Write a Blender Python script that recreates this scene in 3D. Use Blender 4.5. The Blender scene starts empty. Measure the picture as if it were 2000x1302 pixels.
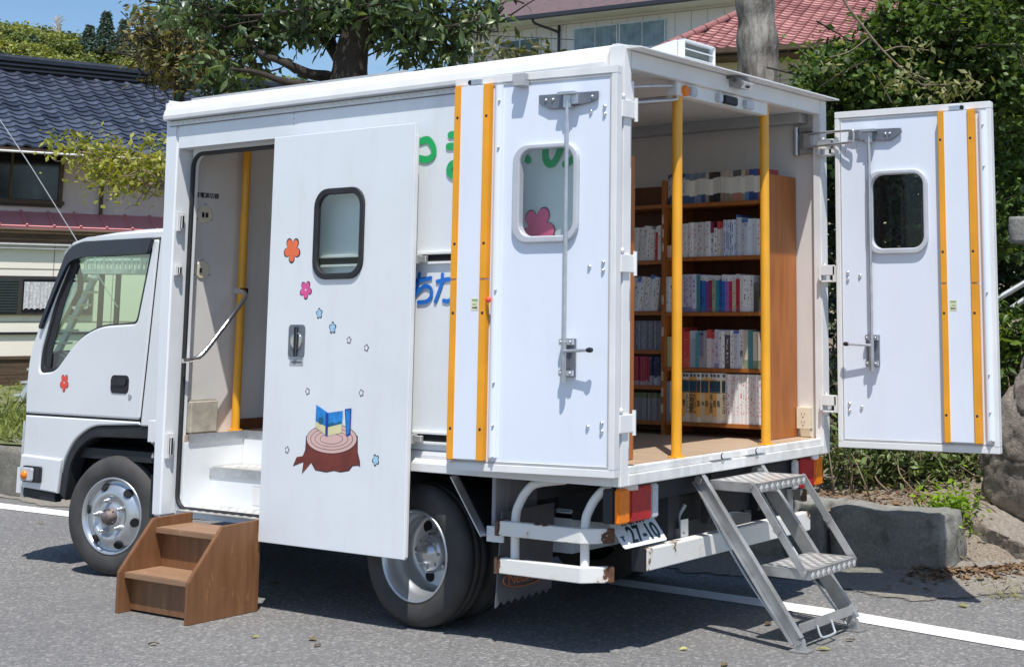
import bpy, bmesh, math, random
import numpy as np
from mathutils import Vector, noise as mnoise
random.seed(7); RNG = np.random.default_rng(7)
PI = math.pi
scene = bpy.context.scene
COL = scene.collection

# ------------------------------------------------------------------ camera survey
FPX, CX, CY = 2765.3865, 1406.937, 247.069
CAM = np.array([3.8263, -5.1066, 1.4866])
YAW, PITCH, ROLL = math.radians(-32.934), math.radians(7.7316), math.radians(-0.0719)
_f = np.array([math.sin(YAW)*math.cos(PITCH), math.cos(YAW)*math.cos(PITCH), math.sin(PITCH)])
_r = np.array([math.cos(YAW), -math.sin(YAW), 0.0]); _u = np.cross(_r, _f)
_c, _s = math.cos(ROLL), math.sin(ROLL)
_r, _u = _c*_r+_s*_u, -_s*_r+_c*_u
def ray(px, py): return _f+_r*(px-CX)/FPX-_u*(py-CY)/FPX
def on(px, py, ax, val):
    d = ray(px, py); t = (val-CAM[ax])/d[ax]; return CAM+t*d
def far(px, py, dep):
    d = ray(px, py); return CAM+d*dep/float(d@_f)

# ------------------------------------------------------------------ materials
def nodes(m):
    m.use_nodes = True; nt = m.node_tree; nt.nodes.clear(); return nt
def lk(nt, a, b): nt.links.new(a, b)
def ramp(nt, src, stops):
    r = nt.nodes.new('ShaderNodeValToRGB'); e = r.color_ramp.elements
    while len(e) > 1: e.remove(e[-1])
    e[0].position = stops[0][0]; e[0].color = (*stops[0][1], 1)
    for p, c in stops[1:]:
        q = e.new(p); q.color = (*c, 1)
    lk(nt, src, r.inputs[0]); return r.outputs[0]
def mixc(nt, fac, a, b, mode='MIX'):
    m = nt.nodes.new('ShaderNodeMix'); m.data_type = 'RGBA'; m.blend_type = mode
    for sock, v in ((m.inputs[0], fac), (m.inputs[6], a), (m.inputs[7], b)):
        if isinstance(v, (int, float)): sock.default_value = v
        elif isinstance(v, tuple): sock.default_value = (*v, 1) if len(v) == 3 else v
        else: lk(nt, v, sock)
    return m.outputs[2]
def math_(nt, op, a, b=None):
    m = nt.nodes.new('ShaderNodeMath'); m.operation = op
    for i, v in enumerate((a, b)):
        if v is None: continue
        if isinstance(v, (int, float)): m.inputs[i].default_value = v
        else: lk(nt, v, m.inputs[i])
    return m.outputs[0]
def noise(nt, vec, scale, detail=3, rough=.55):
    n = nt.nodes.new('ShaderNodeTexNoise'); n.inputs['Scale'].default_value = scale
    n.inputs['Detail'].default_value = detail; n.inputs['Roughness'].default_value = rough
    if vec is not None: lk(nt, vec, n.inputs['Vector'])
    return n.outputs['Fac']
def mapv(nt, vec, scale=(1, 1, 1)):
    m = nt.nodes.new('ShaderNodeMapping'); m.inputs['Scale'].default_value = scale
    lk(nt, vec, m.inputs['Vector']); return m.outputs[0]
def finish(nt, col, rough=.5, metal=0., bump=None, bstr=.2, bdist=.01, spec=.5, coat=0):
    p = nt.nodes.new('ShaderNodeBsdfPrincipled'); o = nt.nodes.new('ShaderNodeOutputMaterial')
    if isinstance(col, tuple): p.inputs['Base Color'].default_value = (*col, 1)
    else: lk(nt, col, p.inputs['Base Color'])
    if isinstance(rough, (int, float)): p.inputs['Roughness'].default_value = rough
    else: lk(nt, rough, p.inputs['Roughness'])
    p.inputs['Metallic'].default_value = metal
    p.inputs['Specular IOR Level'].default_value = spec
    p.inputs['Coat Weight'].default_value = coat
    if bump is not None:
        b = nt.nodes.new('ShaderNodeBump'); b.inputs['Strength'].default_value = bstr
        b.inputs['Distance'].default_value = bdist
        lk(nt, bump, b.inputs['Height']); lk(nt, b.outputs[0], p.inputs['Normal'])
    lk(nt, p.outputs[0], o.inputs[0]); return p
MATS = {}
def mat(name, col, rough=.5, metal=0., var=.08, scale=6., bump=0., bscale=60., spec=.5, coat=0., grime=0., bdist=.004):
    """plain coloured stuff with a little tonal and roughness variation"""
    if name in MATS: return MATS[name]
    m = bpy.data.materials.new(name); nt = nodes(m)
    tc = nt.nodes.new('ShaderNodeTexCoord').outputs['Object']
    n = noise(nt, tc, scale, 4)
    lo = tuple(max(0, c*(1-var)) for c in col); hi = tuple(min(1, c*(1+var)) for c in col)
    c = ramp(nt, n, [(.3, lo), (.7, hi)])
    if grime:
        g = noise(nt, mapv(nt, tc, (3.2, 3.2, .7)), 2.4, 6, .65)
        g = ramp(nt, g, [(.5, (0, 0, 0)), (.78, (1, 1, 1))])
        c = mixc(nt, math_(nt, 'MULTIPLY', g, grime), c, tuple(x*y for x, y in zip(col, (.55, .52, .46))))
    r = math_(nt, 'ADD', math_(nt, 'MULTIPLY', n, .16), rough-.08)
    b = noise(nt, tc, bscale, 3) if bump else None
    finish(nt, c, r, metal, b, bump, bdist, spec, coat)
    MATS[name] = m; return m
def glass(name, tint=(.8, .9, .87), refl=.55, base=.05):
    m = bpy.data.materials.new(name); nt = nodes(m)
    t = nt.nodes.new('ShaderNodeBsdfTransparent'); t.inputs[0].default_value = (*tint, 1)
    g = nt.nodes.new('ShaderNodeBsdfGlossy'); g.inputs['Roughness'].default_value = .02
    g.inputs['Color'].default_value = (.95, .97, 1, 1)
    lw = nt.nodes.new('ShaderNodeLayerWeight'); lw.inputs[0].default_value = .25
    f = math_(nt, 'ADD', math_(nt, 'MULTIPLY', lw.outputs['Fresnel'], refl), base)
    x = nt.nodes.new('ShaderNodeMixShader'); lk(nt, f, x.inputs[0]); lk(nt, t.outputs[0], x.inputs[1]); lk(nt, g.outputs[0], x.inputs[2])
    o = nt.nodes.new('ShaderNodeOutputMaterial'); lk(nt, x.outputs[0], o.inputs[0]); return m
def leafmat(name, lo, hi, rough=.45, trans=.35, spec=.4):
    m = bpy.data.materials.new(name); nt = nodes(m)
    a = nt.nodes.new('ShaderNodeAttribute'); a.attribute_name = 'tint'
    col = ramp(nt, a.outputs['Fac'], [(0, lo), (1, hi)])
    p = nt.nodes.new('ShaderNodeBsdfPrincipled'); lk(nt, col, p.inputs['Base Color'])
    p.inputs['Roughness'].default_value = rough; p.inputs['Specular IOR Level'].default_value = spec
    t = nt.nodes.new('ShaderNodeBsdfTranslucent')
    lk(nt, mixc(nt, 1., col, (1.3, 1.25, .5), 'MULTIPLY'), t.inputs[0])
    x = nt.nodes.new('ShaderNodeMixShader'); x.inputs[0].default_value = trans
    lk(nt, p.outputs[0], x.inputs[1]); lk(nt, t.outputs[0], x.inputs[2])
    o = nt.nodes.new('ShaderNodeOutputMaterial'); lk(nt, x.outputs[0], o.inputs[0]); return m
def rusty(name, ends=1., white=(.78, .77, .73), axis=0, th=.66):
    m = bpy.data.materials.new(name); nt = nodes(m); t = nt.nodes.new('ShaderNodeTexCoord')
    n = noise(nt, t.outputs['Object'], 9, 7, .62)
    sx = nt.nodes.new('ShaderNodeSeparateXYZ'); lk(nt, t.outputs['Generated'], sx.inputs[0])
    def edge(s): return math_(nt, 'POWER', math_(nt, 'MULTIPLY', math_(nt, 'ABSOLUTE', math_(nt, 'SUBTRACT', s, .5)), 2.), 14.)
    e = math_(nt, 'MAXIMUM', edge(sx.outputs[axis]), math_(nt, 'MULTIPLY', edge(sx.outputs[2]), .18))
    v = math_(nt, 'ADD', n, math_(nt, 'MULTIPLY', e, .42*ends))
    k = ramp(nt, v, [(th, (0, 0, 0)), (th+.02, (1, 1, 1))])
    halo = ramp(nt, v, [(th-.08, (0, 0, 0)), (th+.04, (1, 1, 1))])
    rust = ramp(nt, noise(nt, t.outputs['Object'], 40, 5), [(.3, (.05, .022, .014)), (.7, (.17, .075, .035))])
    c = mixc(nt, math_(nt, 'MULTIPLY', halo, .45), white, (.5, .33, .17))
    c = mixc(nt, k, c, rust)
    finish(nt, c, math_(nt, 'ADD', math_(nt, 'MULTIPLY', k, .4), .4), 0, n, .15, .01); return m
def woodmat(name, lo, hi, axis=(1, 1, 12), scale=3., rough=.45, scuff=0.):
    m = bpy.data.materials.new(name); nt = nodes(m); t = nt.nodes.new('ShaderNodeTexCoord').outputs['Object']
    v = mapv(nt, t, axis)
    n = noise(nt, v, scale, 6, .62); n2 = noise(nt, t, 2.2, 3)
    c = ramp(nt, n, [(.28, lo), (.72, hi)])
    c = mixc(nt, math_(nt, 'MULTIPLY', n2, .5), c, tuple(x*.72 for x in lo), 'MIX')
    if scuff:
        s = ramp(nt, noise(nt, mapv(nt, t, (1, 1, .35)), 22, 8, .7), [(.6, (0, 0, 0)), (.72, (1, 1, 1))])
        c = mixc(nt, math_(nt, 'MULTIPLY', s, scuff), c, tuple(min(1, x*1.7+.03) for x in hi))
    finish(nt, c, rough, 0, n, .12, .004); return m

WHITE = mat('white_paint', (.80, .825, .84), .32, var=.03, scale=1.4, bump=.12, bscale=1.9, coat=.3, grime=.14, bdist=.03)
DOORW = mat('door_panel_white', (.775, .825, .915), .34, var=.025, scale=1.2, bump=.08, bscale=2.3, grime=.1, bdist=.02)
CABW = mat('cab_paint', (.76, .775, .78), .3, var=.03, scale=2, bump=.02, bscale=30, coat=.5)
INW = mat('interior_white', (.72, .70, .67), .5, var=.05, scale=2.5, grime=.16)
TRIM = mat('white_trim', (.78, .78, .77), .4, var=.05, scale=5, grime=.2)
GREYT = mat('grey_trim', (.42, .43, .44), .45, var=.1)
ALU = mat('aluminium', (.62, .63, .65), .38, .85, var=.12, scale=20)
DULL = mat('dull_steel', (.40, .40, .39), .5, .6, var=.25, scale=14, bump=.1)
STEELG = mat('galvanised', (.55, .58, .58), .45, .5, var=.15, scale=9)
CHROME = mat('chrome', (.8, .8, .8), .15, 1., var=.05)
PLATEG = mat('latch_plate', (.22, .235, .27), .42, .55, var=.15, scale=20)
BLACK = mat('black_plastic', (.012, .013, .016), .5, var=.2)
RUBBER = mat('rubber', (.022, .022, .024), .62, var=.25, scale=12, bump=.1)
TYRE = mat('tyre_rubber', (.05, .048, .046), .75, var=.3, scale=8, bump=.25, bscale=90)
CHASS = mat('chassis_black', (.018, .02, .024), .6, var=.3, scale=6)
DARK = mat('dark_void', (.008, .008, .01), .9)
YEL = mat('yellow_paint', (.85, .40, .025), .36, var=.10, scale=5, coat=.2, grime=.3)
ORNG = mat('orange_strip', (.82, .36, .022), .42, var=.09, scale=5, grime=.3)
CREAM = mat('cream_plastic', (.76, .70, .55), .4)
RIM = mat('wheel_silver', (.55, .57, .59), .32, .75, var=.06, scale=4, bump=.04)
HUBR = mat('rusty_hub', (.17, .135, .125), .6, .3, var=.5, scale=40, bump=.4)
AMB = mat('amber_lens', (.85, .22, .01), .22, var=.12, scale=30)
RED = mat('red_lens', (.42, .018, .022), .2, var=.2, scale=24)
CLR = mat('clear_lens', (.55, .56, .58), .2, var=.15, scale=40)
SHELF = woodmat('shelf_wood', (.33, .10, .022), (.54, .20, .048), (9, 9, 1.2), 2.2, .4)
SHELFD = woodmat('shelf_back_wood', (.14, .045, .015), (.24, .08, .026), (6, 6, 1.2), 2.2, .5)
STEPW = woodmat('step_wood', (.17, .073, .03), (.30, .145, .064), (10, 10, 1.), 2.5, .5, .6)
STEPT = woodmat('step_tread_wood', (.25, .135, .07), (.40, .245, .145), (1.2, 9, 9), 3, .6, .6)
FLOORW = woodmat('floor_ply', (.42, .30, .20), (.55, .42, .30), (1, 7, 7), 2.5, .5)
GLASS = glass('clear_glass', (.86, .93, .90), .24, .025)
CABGL = glass('green_tint_glass', (.74, .88, .77), .22, .008)
GREEN = mat('green_vinyl', (.015, .42, .12), .4); BLUE = mat('blue_vinyl', (.015, .16, .58), .4)
PINK = mat('pink_vinyl', (.95, .15, .31), .4); INK = mat('ink_line', (.03, .025, .04), .5)
FORG = mat('orange_vinyl', (.88, .17, .06), .4); FPNK = mat('magenta_vinyl', (.78, .10, .32), .4)
FLBL = mat('pale_blue_vinyl', (.40, .66, .86), .4); FWHT = mat('white_vinyl', (.8, .82, .85), .4)
FRED = mat('red_vinyl', (.85, .08, .05), .4)
STK = mat('sticker', (.72, .72, .50), .5); STKG = mat('sticker_green', (.25, .42, .22), .5)
RUSTW = rusty('rusty_white_paint'); RUSTB = rusty('chipped_white_bumper', .35, axis=1, th=.655)

# ------------------------------------------------------------------ mesh builder
def root_of(o):
    while o.parent: o = o.parent
    return o
class MB:
    def __init__(s): s.v = []; s.f = []; s.mi = []; s.sm = []
    def add(s, vs, fs, m=0, sm=False):
        o = len(s.v); s.v += [tuple(map(float, p)) for p in vs]
        for f in fs: s.f.append(tuple(i+o for i in f)); s.mi.append(m); s.sm.append(sm)
        return s
    def box(s, x0, x1, y0, y1, z0, z1, m=0, T=None):
        vs = [(x, y, z) for z in (z0, z1) for y in (y0, y1) for x in (x0, x1)]
        if T: vs = [T(*p) for p in vs]
        return s.add(vs, [(0, 2, 3, 1), (4, 5, 7, 6), (0, 1, 5, 4), (2, 6, 7, 3), (0, 4, 6, 2), (1, 3, 7, 5)], m)
    def prism(s, pts, a0, a1, T, m=0):
        n = len(pts); vs = [T(p[0], p[1], a0) for p in pts]+[T(p[0], p[1], a1) for p in pts]
        fs = [tuple(range(n))[::-1], tuple(range(n, 2*n))]+[(i, (i+1) % n, (i+1) % n+n, i+n) for i in range(n)]
        return s.add(vs, fs, m)
    def tube(s, pts, r, n=8, m=0, flat=None, sm=True):
        P = [Vector(p) for p in pts]; k = len(P); rr = r if hasattr(r, '__len__') else [r]*k
        prev = None; vs = []
        for i in range(k):
            t = (P[min(i+1, k-1)]-P[max(i-1, 0)]).normalized()
            if prev is None:
                a = Vector((0, 0, 1)) if abs(t.z) < .9 else Vector((1, 0, 0))
                if flat is not None: a = Vector(flat)
                u = (a-t*a.dot(t)).normalized()
            else: u = (prev-t*prev.dot(t)).normalized()
            prev = u; w = t.cross(u)
            for j in range(n):
                an = 2*PI*j/n; vs.append(P[i]+(u*math.cos(an)+w*math.sin(an))*rr[i])
        fs = [(i*n+j, i*n+(j+1) % n, (i+1)*n+(j+1) % n, (i+1)*n+j) for i in range(k-1) for j in range(n)]
        s.add(vs, fs, m, sm)
        s.add(vs[:n], [tuple(range(n))[::-1]], m); s.add(vs[-n:], [tuple(range(n))], m); return s
    def bar(s, p0, p1, w, h, side, m=0):
        """rectangular bar: w along 'side' direction, h along the other normal"""
        p0, p1, sd = Vector(p0), Vector(p1), Vector(side); t = (p1-p0).normalized()
        sd = (sd-t*sd.dot(t)).normalized(); o = t.cross(sd)
        vs = [p+sd*a*w/2+o*b*h/2 for p in (p0, p1) for a, b in ((-1, -1), (1, -1), (1, 1), (-1, 1))]
        return s.add(vs, [(3, 2, 1, 0), (4, 5, 6, 7)]+[(i, (i+1) % 4, (i+1) % 4+4, i+4) for i in range(4)], m)
    def lathe(s, prof, o, ax, n=32, m=0, sm=True, cap=True):
        o, ax = Vector(o), Vector(ax).normalized(); a = Vector((0, 0, 1)) if abs(ax.z) < .9 else Vector((1, 0, 0))
        u = (a-ax*a.dot(ax)).normalized(); w = ax.cross(u); vs = []
        for r, h in prof:
            for j in range(n):
                an = 2*PI*j/n; vs.append(o+ax*h+(u*math.cos(an)+w*math.sin(an))*r)
        k = len(prof)
        s.add(vs, [(i*n+j, i*n+(j+1) % n, (i+1)*n+(j+1) % n, (i+1)*n+j) for i in range(k-1) for j in range(n)], m, sm)
        if cap and prof[-1][0] > 1e-4: s.add(vs[-n:], [tuple(range(n))], m)
        if cap and prof[0][0] > 1e-4: s.add(vs[:n], [tuple(range(n))[::-1]], m)
        return s
    def dome(s, o, ax, r, h, n=8, m=0): return s.lathe([(r, 0), (r*.8, h*.6), (r*.4, h*.92), (.0001, h)], o, ax, n, m)
    def ball(s, c, r, n=10, m=0, sc=(1, 1, 1)):
        vs = []; k = n//2
        for i in range(k+1):
            t = PI*i/k
            for j in range(n):
                p = 2*PI*j/n; vs.append((c[0]+r*sc[0]*math.sin(t)*math.cos(p), c[1]+r*sc[1]*math.sin(t)*math.sin(p), c[2]+r*sc[2]*math.cos(t)))
        return s.add(vs, [(i*n+j, (i+1)*n+j, (i+1)*n+(j+1) % n, i*n+(j+1) % n) for i in range(k) for j in range(n)], m, True)
    def build(s, name, mats, parent=None, bev=0., loc=None, seg=2, kind=None, fix=True):
        if not isinstance(mats, (list, tuple)): mats = [mats]
        if parent is not None and parent.parent is not None and parent.parent.parent is not None: parent = parent.parent
        V = np.array(s.v)
        if parent is not None: off = np.array(root_of(parent).location)
        elif loc is not None: off = np.array(loc)
        else: off = np.array([(V[:, 0].min()+V[:, 0].max())/2, (V[:, 1].min()+V[:, 1].max())/2, V[:, 2].min()])
        me = bpy.data.meshes.new(name); me.from_pydata((V-off).tolist(), [], s.f)
        for m in mats: me.materials.append(m)
        me.polygons.foreach_set('material_index', s.mi); me.polygons.foreach_set('use_smooth', s.sm)
        if bev or fix:
            bm = bmesh.new(); bm.from_mesh(me)
            if fix: bmesh.ops.recalc_face_normals(bm, faces=bm.faces)
            if bev:
                es = [e for e in bm.edges if len(e.link_faces) == 2 and e.calc_face_angle(0) > .5]
                bmesh.ops.bevel(bm, geom=es, offset=bev, segments=seg, affect='EDGES', clamp_overlap=True)
            bm.to_mesh(me); bm.free()
        o = bpy.data.objects.new(name, me); COL.objects.link(o)
        if parent is not None: o.parent = parent
        else: o.location = off.tolist()
        if kind: o['kind'] = kind
        return o
def tag(o, label, cat, group=None):
    o['label'] = label; o['category'] = cat
    if group: o['group'] = group
    return o
def thing(name, label, cat, loc, group=None):
    o = bpy.data.objects.new(name, None); COL.objects.link(o); o.location = loc
    o.empty_display_size = .1; return tag(o, label, cat, group)
def curve_mesh(cu):
    o = bpy.data.objects.new('tmp', cu); COL.objects.link(o)
    dg = bpy.context.evaluated_depsgraph_get(); dg.update()
    me = bpy.data.meshes.new_from_object(o.evaluated_get(dg))
    vs = [tuple(v.co) for v in me.vertices]; fs = [tuple(p.vertices) for p in me.polygons]
    bpy.data.objects.remove(o); bpy.data.curves.remove(cu); bpy.data.meshes.remove(me)
    return vs, fs
def plate(mb, outline, holes, n0, n1, T, bev=0., m=0):
    """flat plate with holes; outline in (a,b), thickness from n0 to n1"""
    cu = bpy.data.curves.new('tmp', 'CURVE'); cu.dimensions = '2D'; cu.fill_mode = 'BOTH'
    cu.extrude = abs(n1-n0)/2-bev; cu.bevel_depth = bev; cu.bevel_resolution = 2; cu.offset = -bev
    for pl in [outline]+list(holes):
        sp = cu.splines.new('POLY'); sp.points.add(len(pl)-1)
        for p, q in zip(sp.points, pl): p.co = (q[0], q[1], 0, 1)
        sp.use_cyclic_u = True
    vs, fs = curve_mesh(cu); c = (n0+n1)/2
    return mb.add([T(a, b, n+c) for a, b, n in vs], fs, m)
_TC = {}
def text(mb, body, size, T, m=0, thick=.0, ext=.0006, n0=.0):
    key = (body, size, thick, ext)
    if key not in _TC:
        cu = bpy.data.curves.new('tmp', 'FONT'); cu.body = body; cu.size = size
        cu.align_x = 'CENTER'; cu.align_y = 'CENTER'; cu.extrude = ext; cu.offset = thick; cu.space_line = .82
        cu.resolution_u = 3; _TC[key] = curve_mesh(cu)
    vs, fs = _TC[key]
    return mb.add([T(a, b, c+n0) for a, b, c in vs], fs, m)
def rr(a0, a1, b0, b1, r, n=6):
    out = []
    for cx, cy, s in ((a1-r, b1-r, 0), (a0+r, b1-r, 90), (a0+r, b0+r, 180), (a1-r, b0+r, 270)):
        for i in range(n+1):
            t = math.radians(s+90*i/n); out.append((cx+r*math.cos(t), cy+r*math.sin(t)))
    return out
def rpoly(pts, r, n=5):
    out = []; k = len(pts)
    for i in range(k):
        p, a, b = Vector(pts[i]), Vector(pts[i-1]), Vector(pts[(i+1) % k]); q = r[i] if hasattr(r, '__len__') else r
        if q <= 0: out.append(tuple(p)); continue
        d1, d2 = (a-p), (b-p); q = min(q, d1.length*.45, d2.length*.45)
        s, e = p+d1.normalized()*q, p+d2.normalized()*q
        for j in range(n+1):
            t = j/n; out.append(tuple(s*(1-t)**2+p*2*t*(1-t)+e*t*t))
    return out
def smooth_path(pts, n=6):
    P = [Vector(p) for p in pts]; P = [P[0]*2-P[1]]+P+[P[-1]*2-P[-2]]; out = []
    for i in range(1, len(P)-2):
        for j in range(n):
            t = j/n; a, b, c, d = P[i-1:i+3]
            out.append(.5*((2*b)+(c-a)*t+(2*a-5*b+4*c-d)*t*t+(3*b-a-3*c+d)*t**3))
    return out+[P[-2]]

# ================================================================== the truck
truck = thing('library_truck', 'white mobile library truck with sliding side door and both rear doors open', 'truck', (-2.0, .95, 0))
BW = 1.909; SKYAX = None
SIDE = lambda y0: (lambda a, b, n: (a, y0-n, b))      # plate in the x-z plane, n towards the viewer side
REAR = lambda x0: (lambda a, b, n: (x0+n, a, b))      # plate in the y-z plane, n rearwards
FLAT = lambda z0: (lambda a, b, n: (a, b, z0+n))

# --- cargo box shell
box_ = MB()
plate(box_, [(-3.20, .41), (-3.20, 2.66), (-.055, 2.66), (-.055, .86), (-2.24, .86), (-2.24, .41)],
      [rr(-3.185, -2.26, .445, 2.43, .07)], -.13, -.095, SIDE(0), .004)          # inner door frame plane
box_.box(-2.20, -.055, .002, .04, .86, 2.64)                                     # near side wall behind the sliding door
box_.box(-3.305, -.05, BW-.035, BW, .76, 2.66, 1)                                   # far side wall
box_.box(-3.305, -3.262, .05, BW-.035, .40, 2.66, 1)                                # front bulkhead
box_.box(-3.30, -.05, .05, BW-.04, 2.645, 2.70, 1)                                  # ceiling/roof slab
box_.box(-3.21, -.055, 0.003, .10, 2.463, 2.648)                                 # header over the side door
cargo = box_.build('cargo_box', [WHITE, INW], truck, .003)
MB().prism(rpoly([(-3.335, 2.64), (-3.31, 1.5), (-3.288, .398), (-3.212, .398), (-3.222, 2.462), (-3.222, 2.64)], [0]*6), -.0, -.13, SIDE(0)).build('front_corner_post', WHITE, cargo, .012, seg=3)
fl = MB(); fl.box(-3.262, -.06, .505, BW-.035, .80, .838); fl.box(-2.20, -.06, .04, .505, .80, .838); fl.box(-3.262, -3.15, .12, .505, .80, .838)
fl.build('floor', FLOORW, cargo, .002)
# rounded roof edge with gutter and rivet strip
prof = [(.004, 2.627), (-.028, 2.632), (-.030, 2.655), (-.020, 2.69), (.005, 2.72), (.035, 2.742), (.09, 2.755), (.95, 2.775), (BW-.09, 2.755), (BW-.03, 2.742), (BW, 2.70), (BW, 2.64), (1.0, 2.66)]
r = MB(); r.prism(prof, -3.325, -.09, lambda a, b, n: (n, a, b)); roof = r.build('roof', TRIM, cargo, .004)
r = MB(); r.box(-3.25, -1.5, .10, .13, 2.755, 2.772); r.build('roof_rail', GREYT, roof, .003)
r = MB(); r.box(-3.335, -3.29, -.02, .5, 2.615, 2.752); r.build('corner_cap', TRIM, roof, .02, seg=3)
r = MB(); r.box(-3.30, -.06, -.004, .0025, 2.598, 2.624)
for i in range(64): r.dome((-3.27+i*.050, -.004, 2.608), (0, -1, 0), .0075, .006, 6)
r.build('rivet_strip', TRIM, roof)
r = MB(); r.box(-3.29, -.06, -.0035, .0025, 2.592, 2.5978); r.box(-3.29, -.095, -.029, .0, 2.6262, 2.6318); r.build('shadow_line', mat('shadow_grey', (.22, .23, .25), .6), roof)  # gutter shadow drawn as dark strips along the lip and below the rivets
r = MB()
for i in range(3): r.dome((-2.23, .002, 2.585-.018*i*1.4), (0, -1, 0), .005, .003, 6)
r.build('rivet', GREYT, cargo)
# lower rail
r = MB(); r.prism([(.03, .86), (.0, .855), (-.004, .835), (-.004, .815), (-.02, .80), (-.02, .757), (.03, .755)], -2.2, -.05, lambda a, b, n: (n, a, b))
r.build('lower_rail', TRIM, cargo, .003)
# sliding-door tracks on the side wall
for z in (1.785, .918):
    r = MB(); r.box(-2.2, -.06, -.012, .001, z+.018, z+.03); r.box(-2.2, -.06, -.012, .001, z-.03, z-.018); r.box(-2.2, -.06, -.003, .001, z-.018, z+.018, 1)
    r.box(-1.30, -1.23, -.05, -.012, z-.028, z+.016, 2); r.box(-1.24, -1.19, -.03, -.012, z-.02, z+.01, 2)
    r.build('door_track', [TRIM, DARK, DULL], cargo, .0015)
# rear portal frame
fr = MB()
fr.box(-.088, 0, -.006, .05, .755, 2.728); fr.box(-.05, 0, BW-.075, BW, .755, 2.71)
fr.box(-.05, 0, .05, BW-.075, 2.628, 2.71)
fr.build('rear_frame', TRIM, cargo, .004)
fr = MB(); fr.box(-.05, 0, .05, BW-.075, .755, .805); fr.box(-.05, -.012, .05, BW-.075, .805, .838); fr.build('rear_sill', mat('worn_sill_paint', (.76, .755, .73), .45, var=.1, scale=14, grime=.75), cargo, .004)
r = MB(); r.prism([(-.05, 2.712), (.0, 2.712), (.085, 2.708), (.085, 2.716), (.0, 2.73), (-.05, 2.742), (-.085, 2.742), (-.085, 2.70)], .012, BW, lambda a, b, n: (a, n, b))
r.build('rear_eave', TRIM, cargo, .002)
r = MB(); r.box(-.09, -.03, .46, 1.31, 2.562, 2.629)
r.build('lamp_rail', TRIM, cargo, .003)
for y0, y1, m_ in ((.555, .615, CLR), (.80, .846, CLR), (.856, .985, BLACK), (1.06, 1.146, CLR)):
    r = MB(); r.box(-.03, -.008, y0, y1, 2.568, 2.612, m_ is BLACK and 0 or 0); r.build('marker_lamp', m_, cargo, .006)
r = MB(); r.lathe([(.027, -.012), (.027, .002), (.02, .010), (.0001, .012)], (-.02, .525, 2.588), (1, 0, 0), 16); r.build('marker_lamp', AMB, cargo)
r = MB(); r.prism([(.0, 2.712), (.05, 2.706), (.085, 2.672), (.06, 2.645), (.0, 2.655)], .885, .985, lambda a, b, n: (a, n, b)); r.prism([(.086, 2.674), (.0885, 2.671), (.064, 2.643), (.0605, 2.646)], .89, .98, lambda a, b, n: (a, n, b), 1); r.prism([(.080, 2.664), (.0815, 2.662), (.071, 2.650), (.0695, 2.652)], .917, .953, lambda a, b, n: (a+.004, n, b-.003), 2); r.tube([(0.002, .86, 2.70), (.03, .862, 2.69), (.03, .89, 2.68)], .007, 6, 2)
r.build('reversing_camera', [DULL, TRIM, BLACK], cargo, .002)
r = MB(); r.prism([(-.33, 2.74), (-.33, 2.936), (-.35, 2.94), (-1.15, 2.80), (-1.15, 2.74)], .90, 1.205, lambda a, b, n: (a, n, b)); r.box(-.335, -.29, .90, .915, 2.74, 2.94); r.box(-.335, -.29, 1.19, 1.205, 2.74, 2.94); r.box(-.335, -.29, .90, 1.205, 2.928, 2.942)
vent = r.build('roof_vent', WHITE, cargo, .006)
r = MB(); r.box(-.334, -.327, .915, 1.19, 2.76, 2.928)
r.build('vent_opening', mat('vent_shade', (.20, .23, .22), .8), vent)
for z in (2.80, 2.848, 2.892):
    r = MB(); r.prism([(-.326, z+.004), (-.322, z+.012), (-.294, z+.001), (-.296, z-.006)], .915, 1.19, lambda a, b, n: (a, n, b)); r.build('vent_slat', WHITE, vent)
# sill catches and inside ceiling strip
for y in (.81, 1.13):
  r = MB(); r.box(-.013, .004, y-.09, y+.09, .812, .84); r.lathe([(.016, 0), (.016, .003)], (.0045, y, .826), (1, 0, 0), 14, 1); r.lathe([(.013, 0), (.013, .0045)], (.0045, y+.002, .827), (1, 0, 0), 14, 0)
  r.build('door_catch', [TRIM, BLACK], cargo, .0015)
r = MB(); r.box(-2.9, -.4, .9, .98, 2.622, 2.645); r.box(-3.2, -.1, BW-.13, BW-.036, 2.585, 2.645, 1)
r.build('ceiling_lamp', [CLR, GREYT], cargo, .004)
# step well behind the sliding door
sw = MB()
sw.box(-3.165, -3.15, .10, .505, .43, .80); sw.box(-3.15, -2.24, .28, .295, .43, .632); sw.box(-3.15, -2.24, .50, .515, .645, .80)
sw.box(-3.16, -2.24, .30, .50, .60, .632); sw.box(-3.16, -2.24, .06, .28, .40, .432)
well = sw.build('step_well', WHITE, cargo, .002)
r = MB(); r.box(-3.155, -2.24, .272, .286, .60, .646); r.box(-3.262, -2.24, .498, .512, .795, .841); r.box(-3.155, -3.140, .12, .50, .792, .842); r.box(-2.78, -2.3, .2785, .281, .46, .565, 1)
r.build('step_nosing', [ALU, TRIM], well, .0015)
def treadplate(name, x0, x1, y0, y1, z, par, mts, k=.05, front=None):
    t = MB(); t.box(x0, x1, y0, y1, z-.004, z)
    i = 0; y = y0+k*.5
    while y < y1-k*.3:
        x = x0+k*(.5 if i % 2 else 1.0)
        while x < x1-k*.3:
            a, b = k*.42, k*.2
            t.add([(x-a, y, z), (x, y-b, z), (x+a, y, z), (x, y+b, z), (x, y, z+.0025)], [(0, 1, 4), (1, 2, 4), (2, 3, 4), (3, 0, 4)], 1)
            x += k*1.0
        y += k*.5; i += 1
    return t.build(name, mts, par)
CHK = mat('chequer_plate', (.52, .51, .47), .42, .45, var=.2, scale=12); CHKH = mat('chequer_stud', (.74, .73, .70), .38, .45, var=.1)
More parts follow.
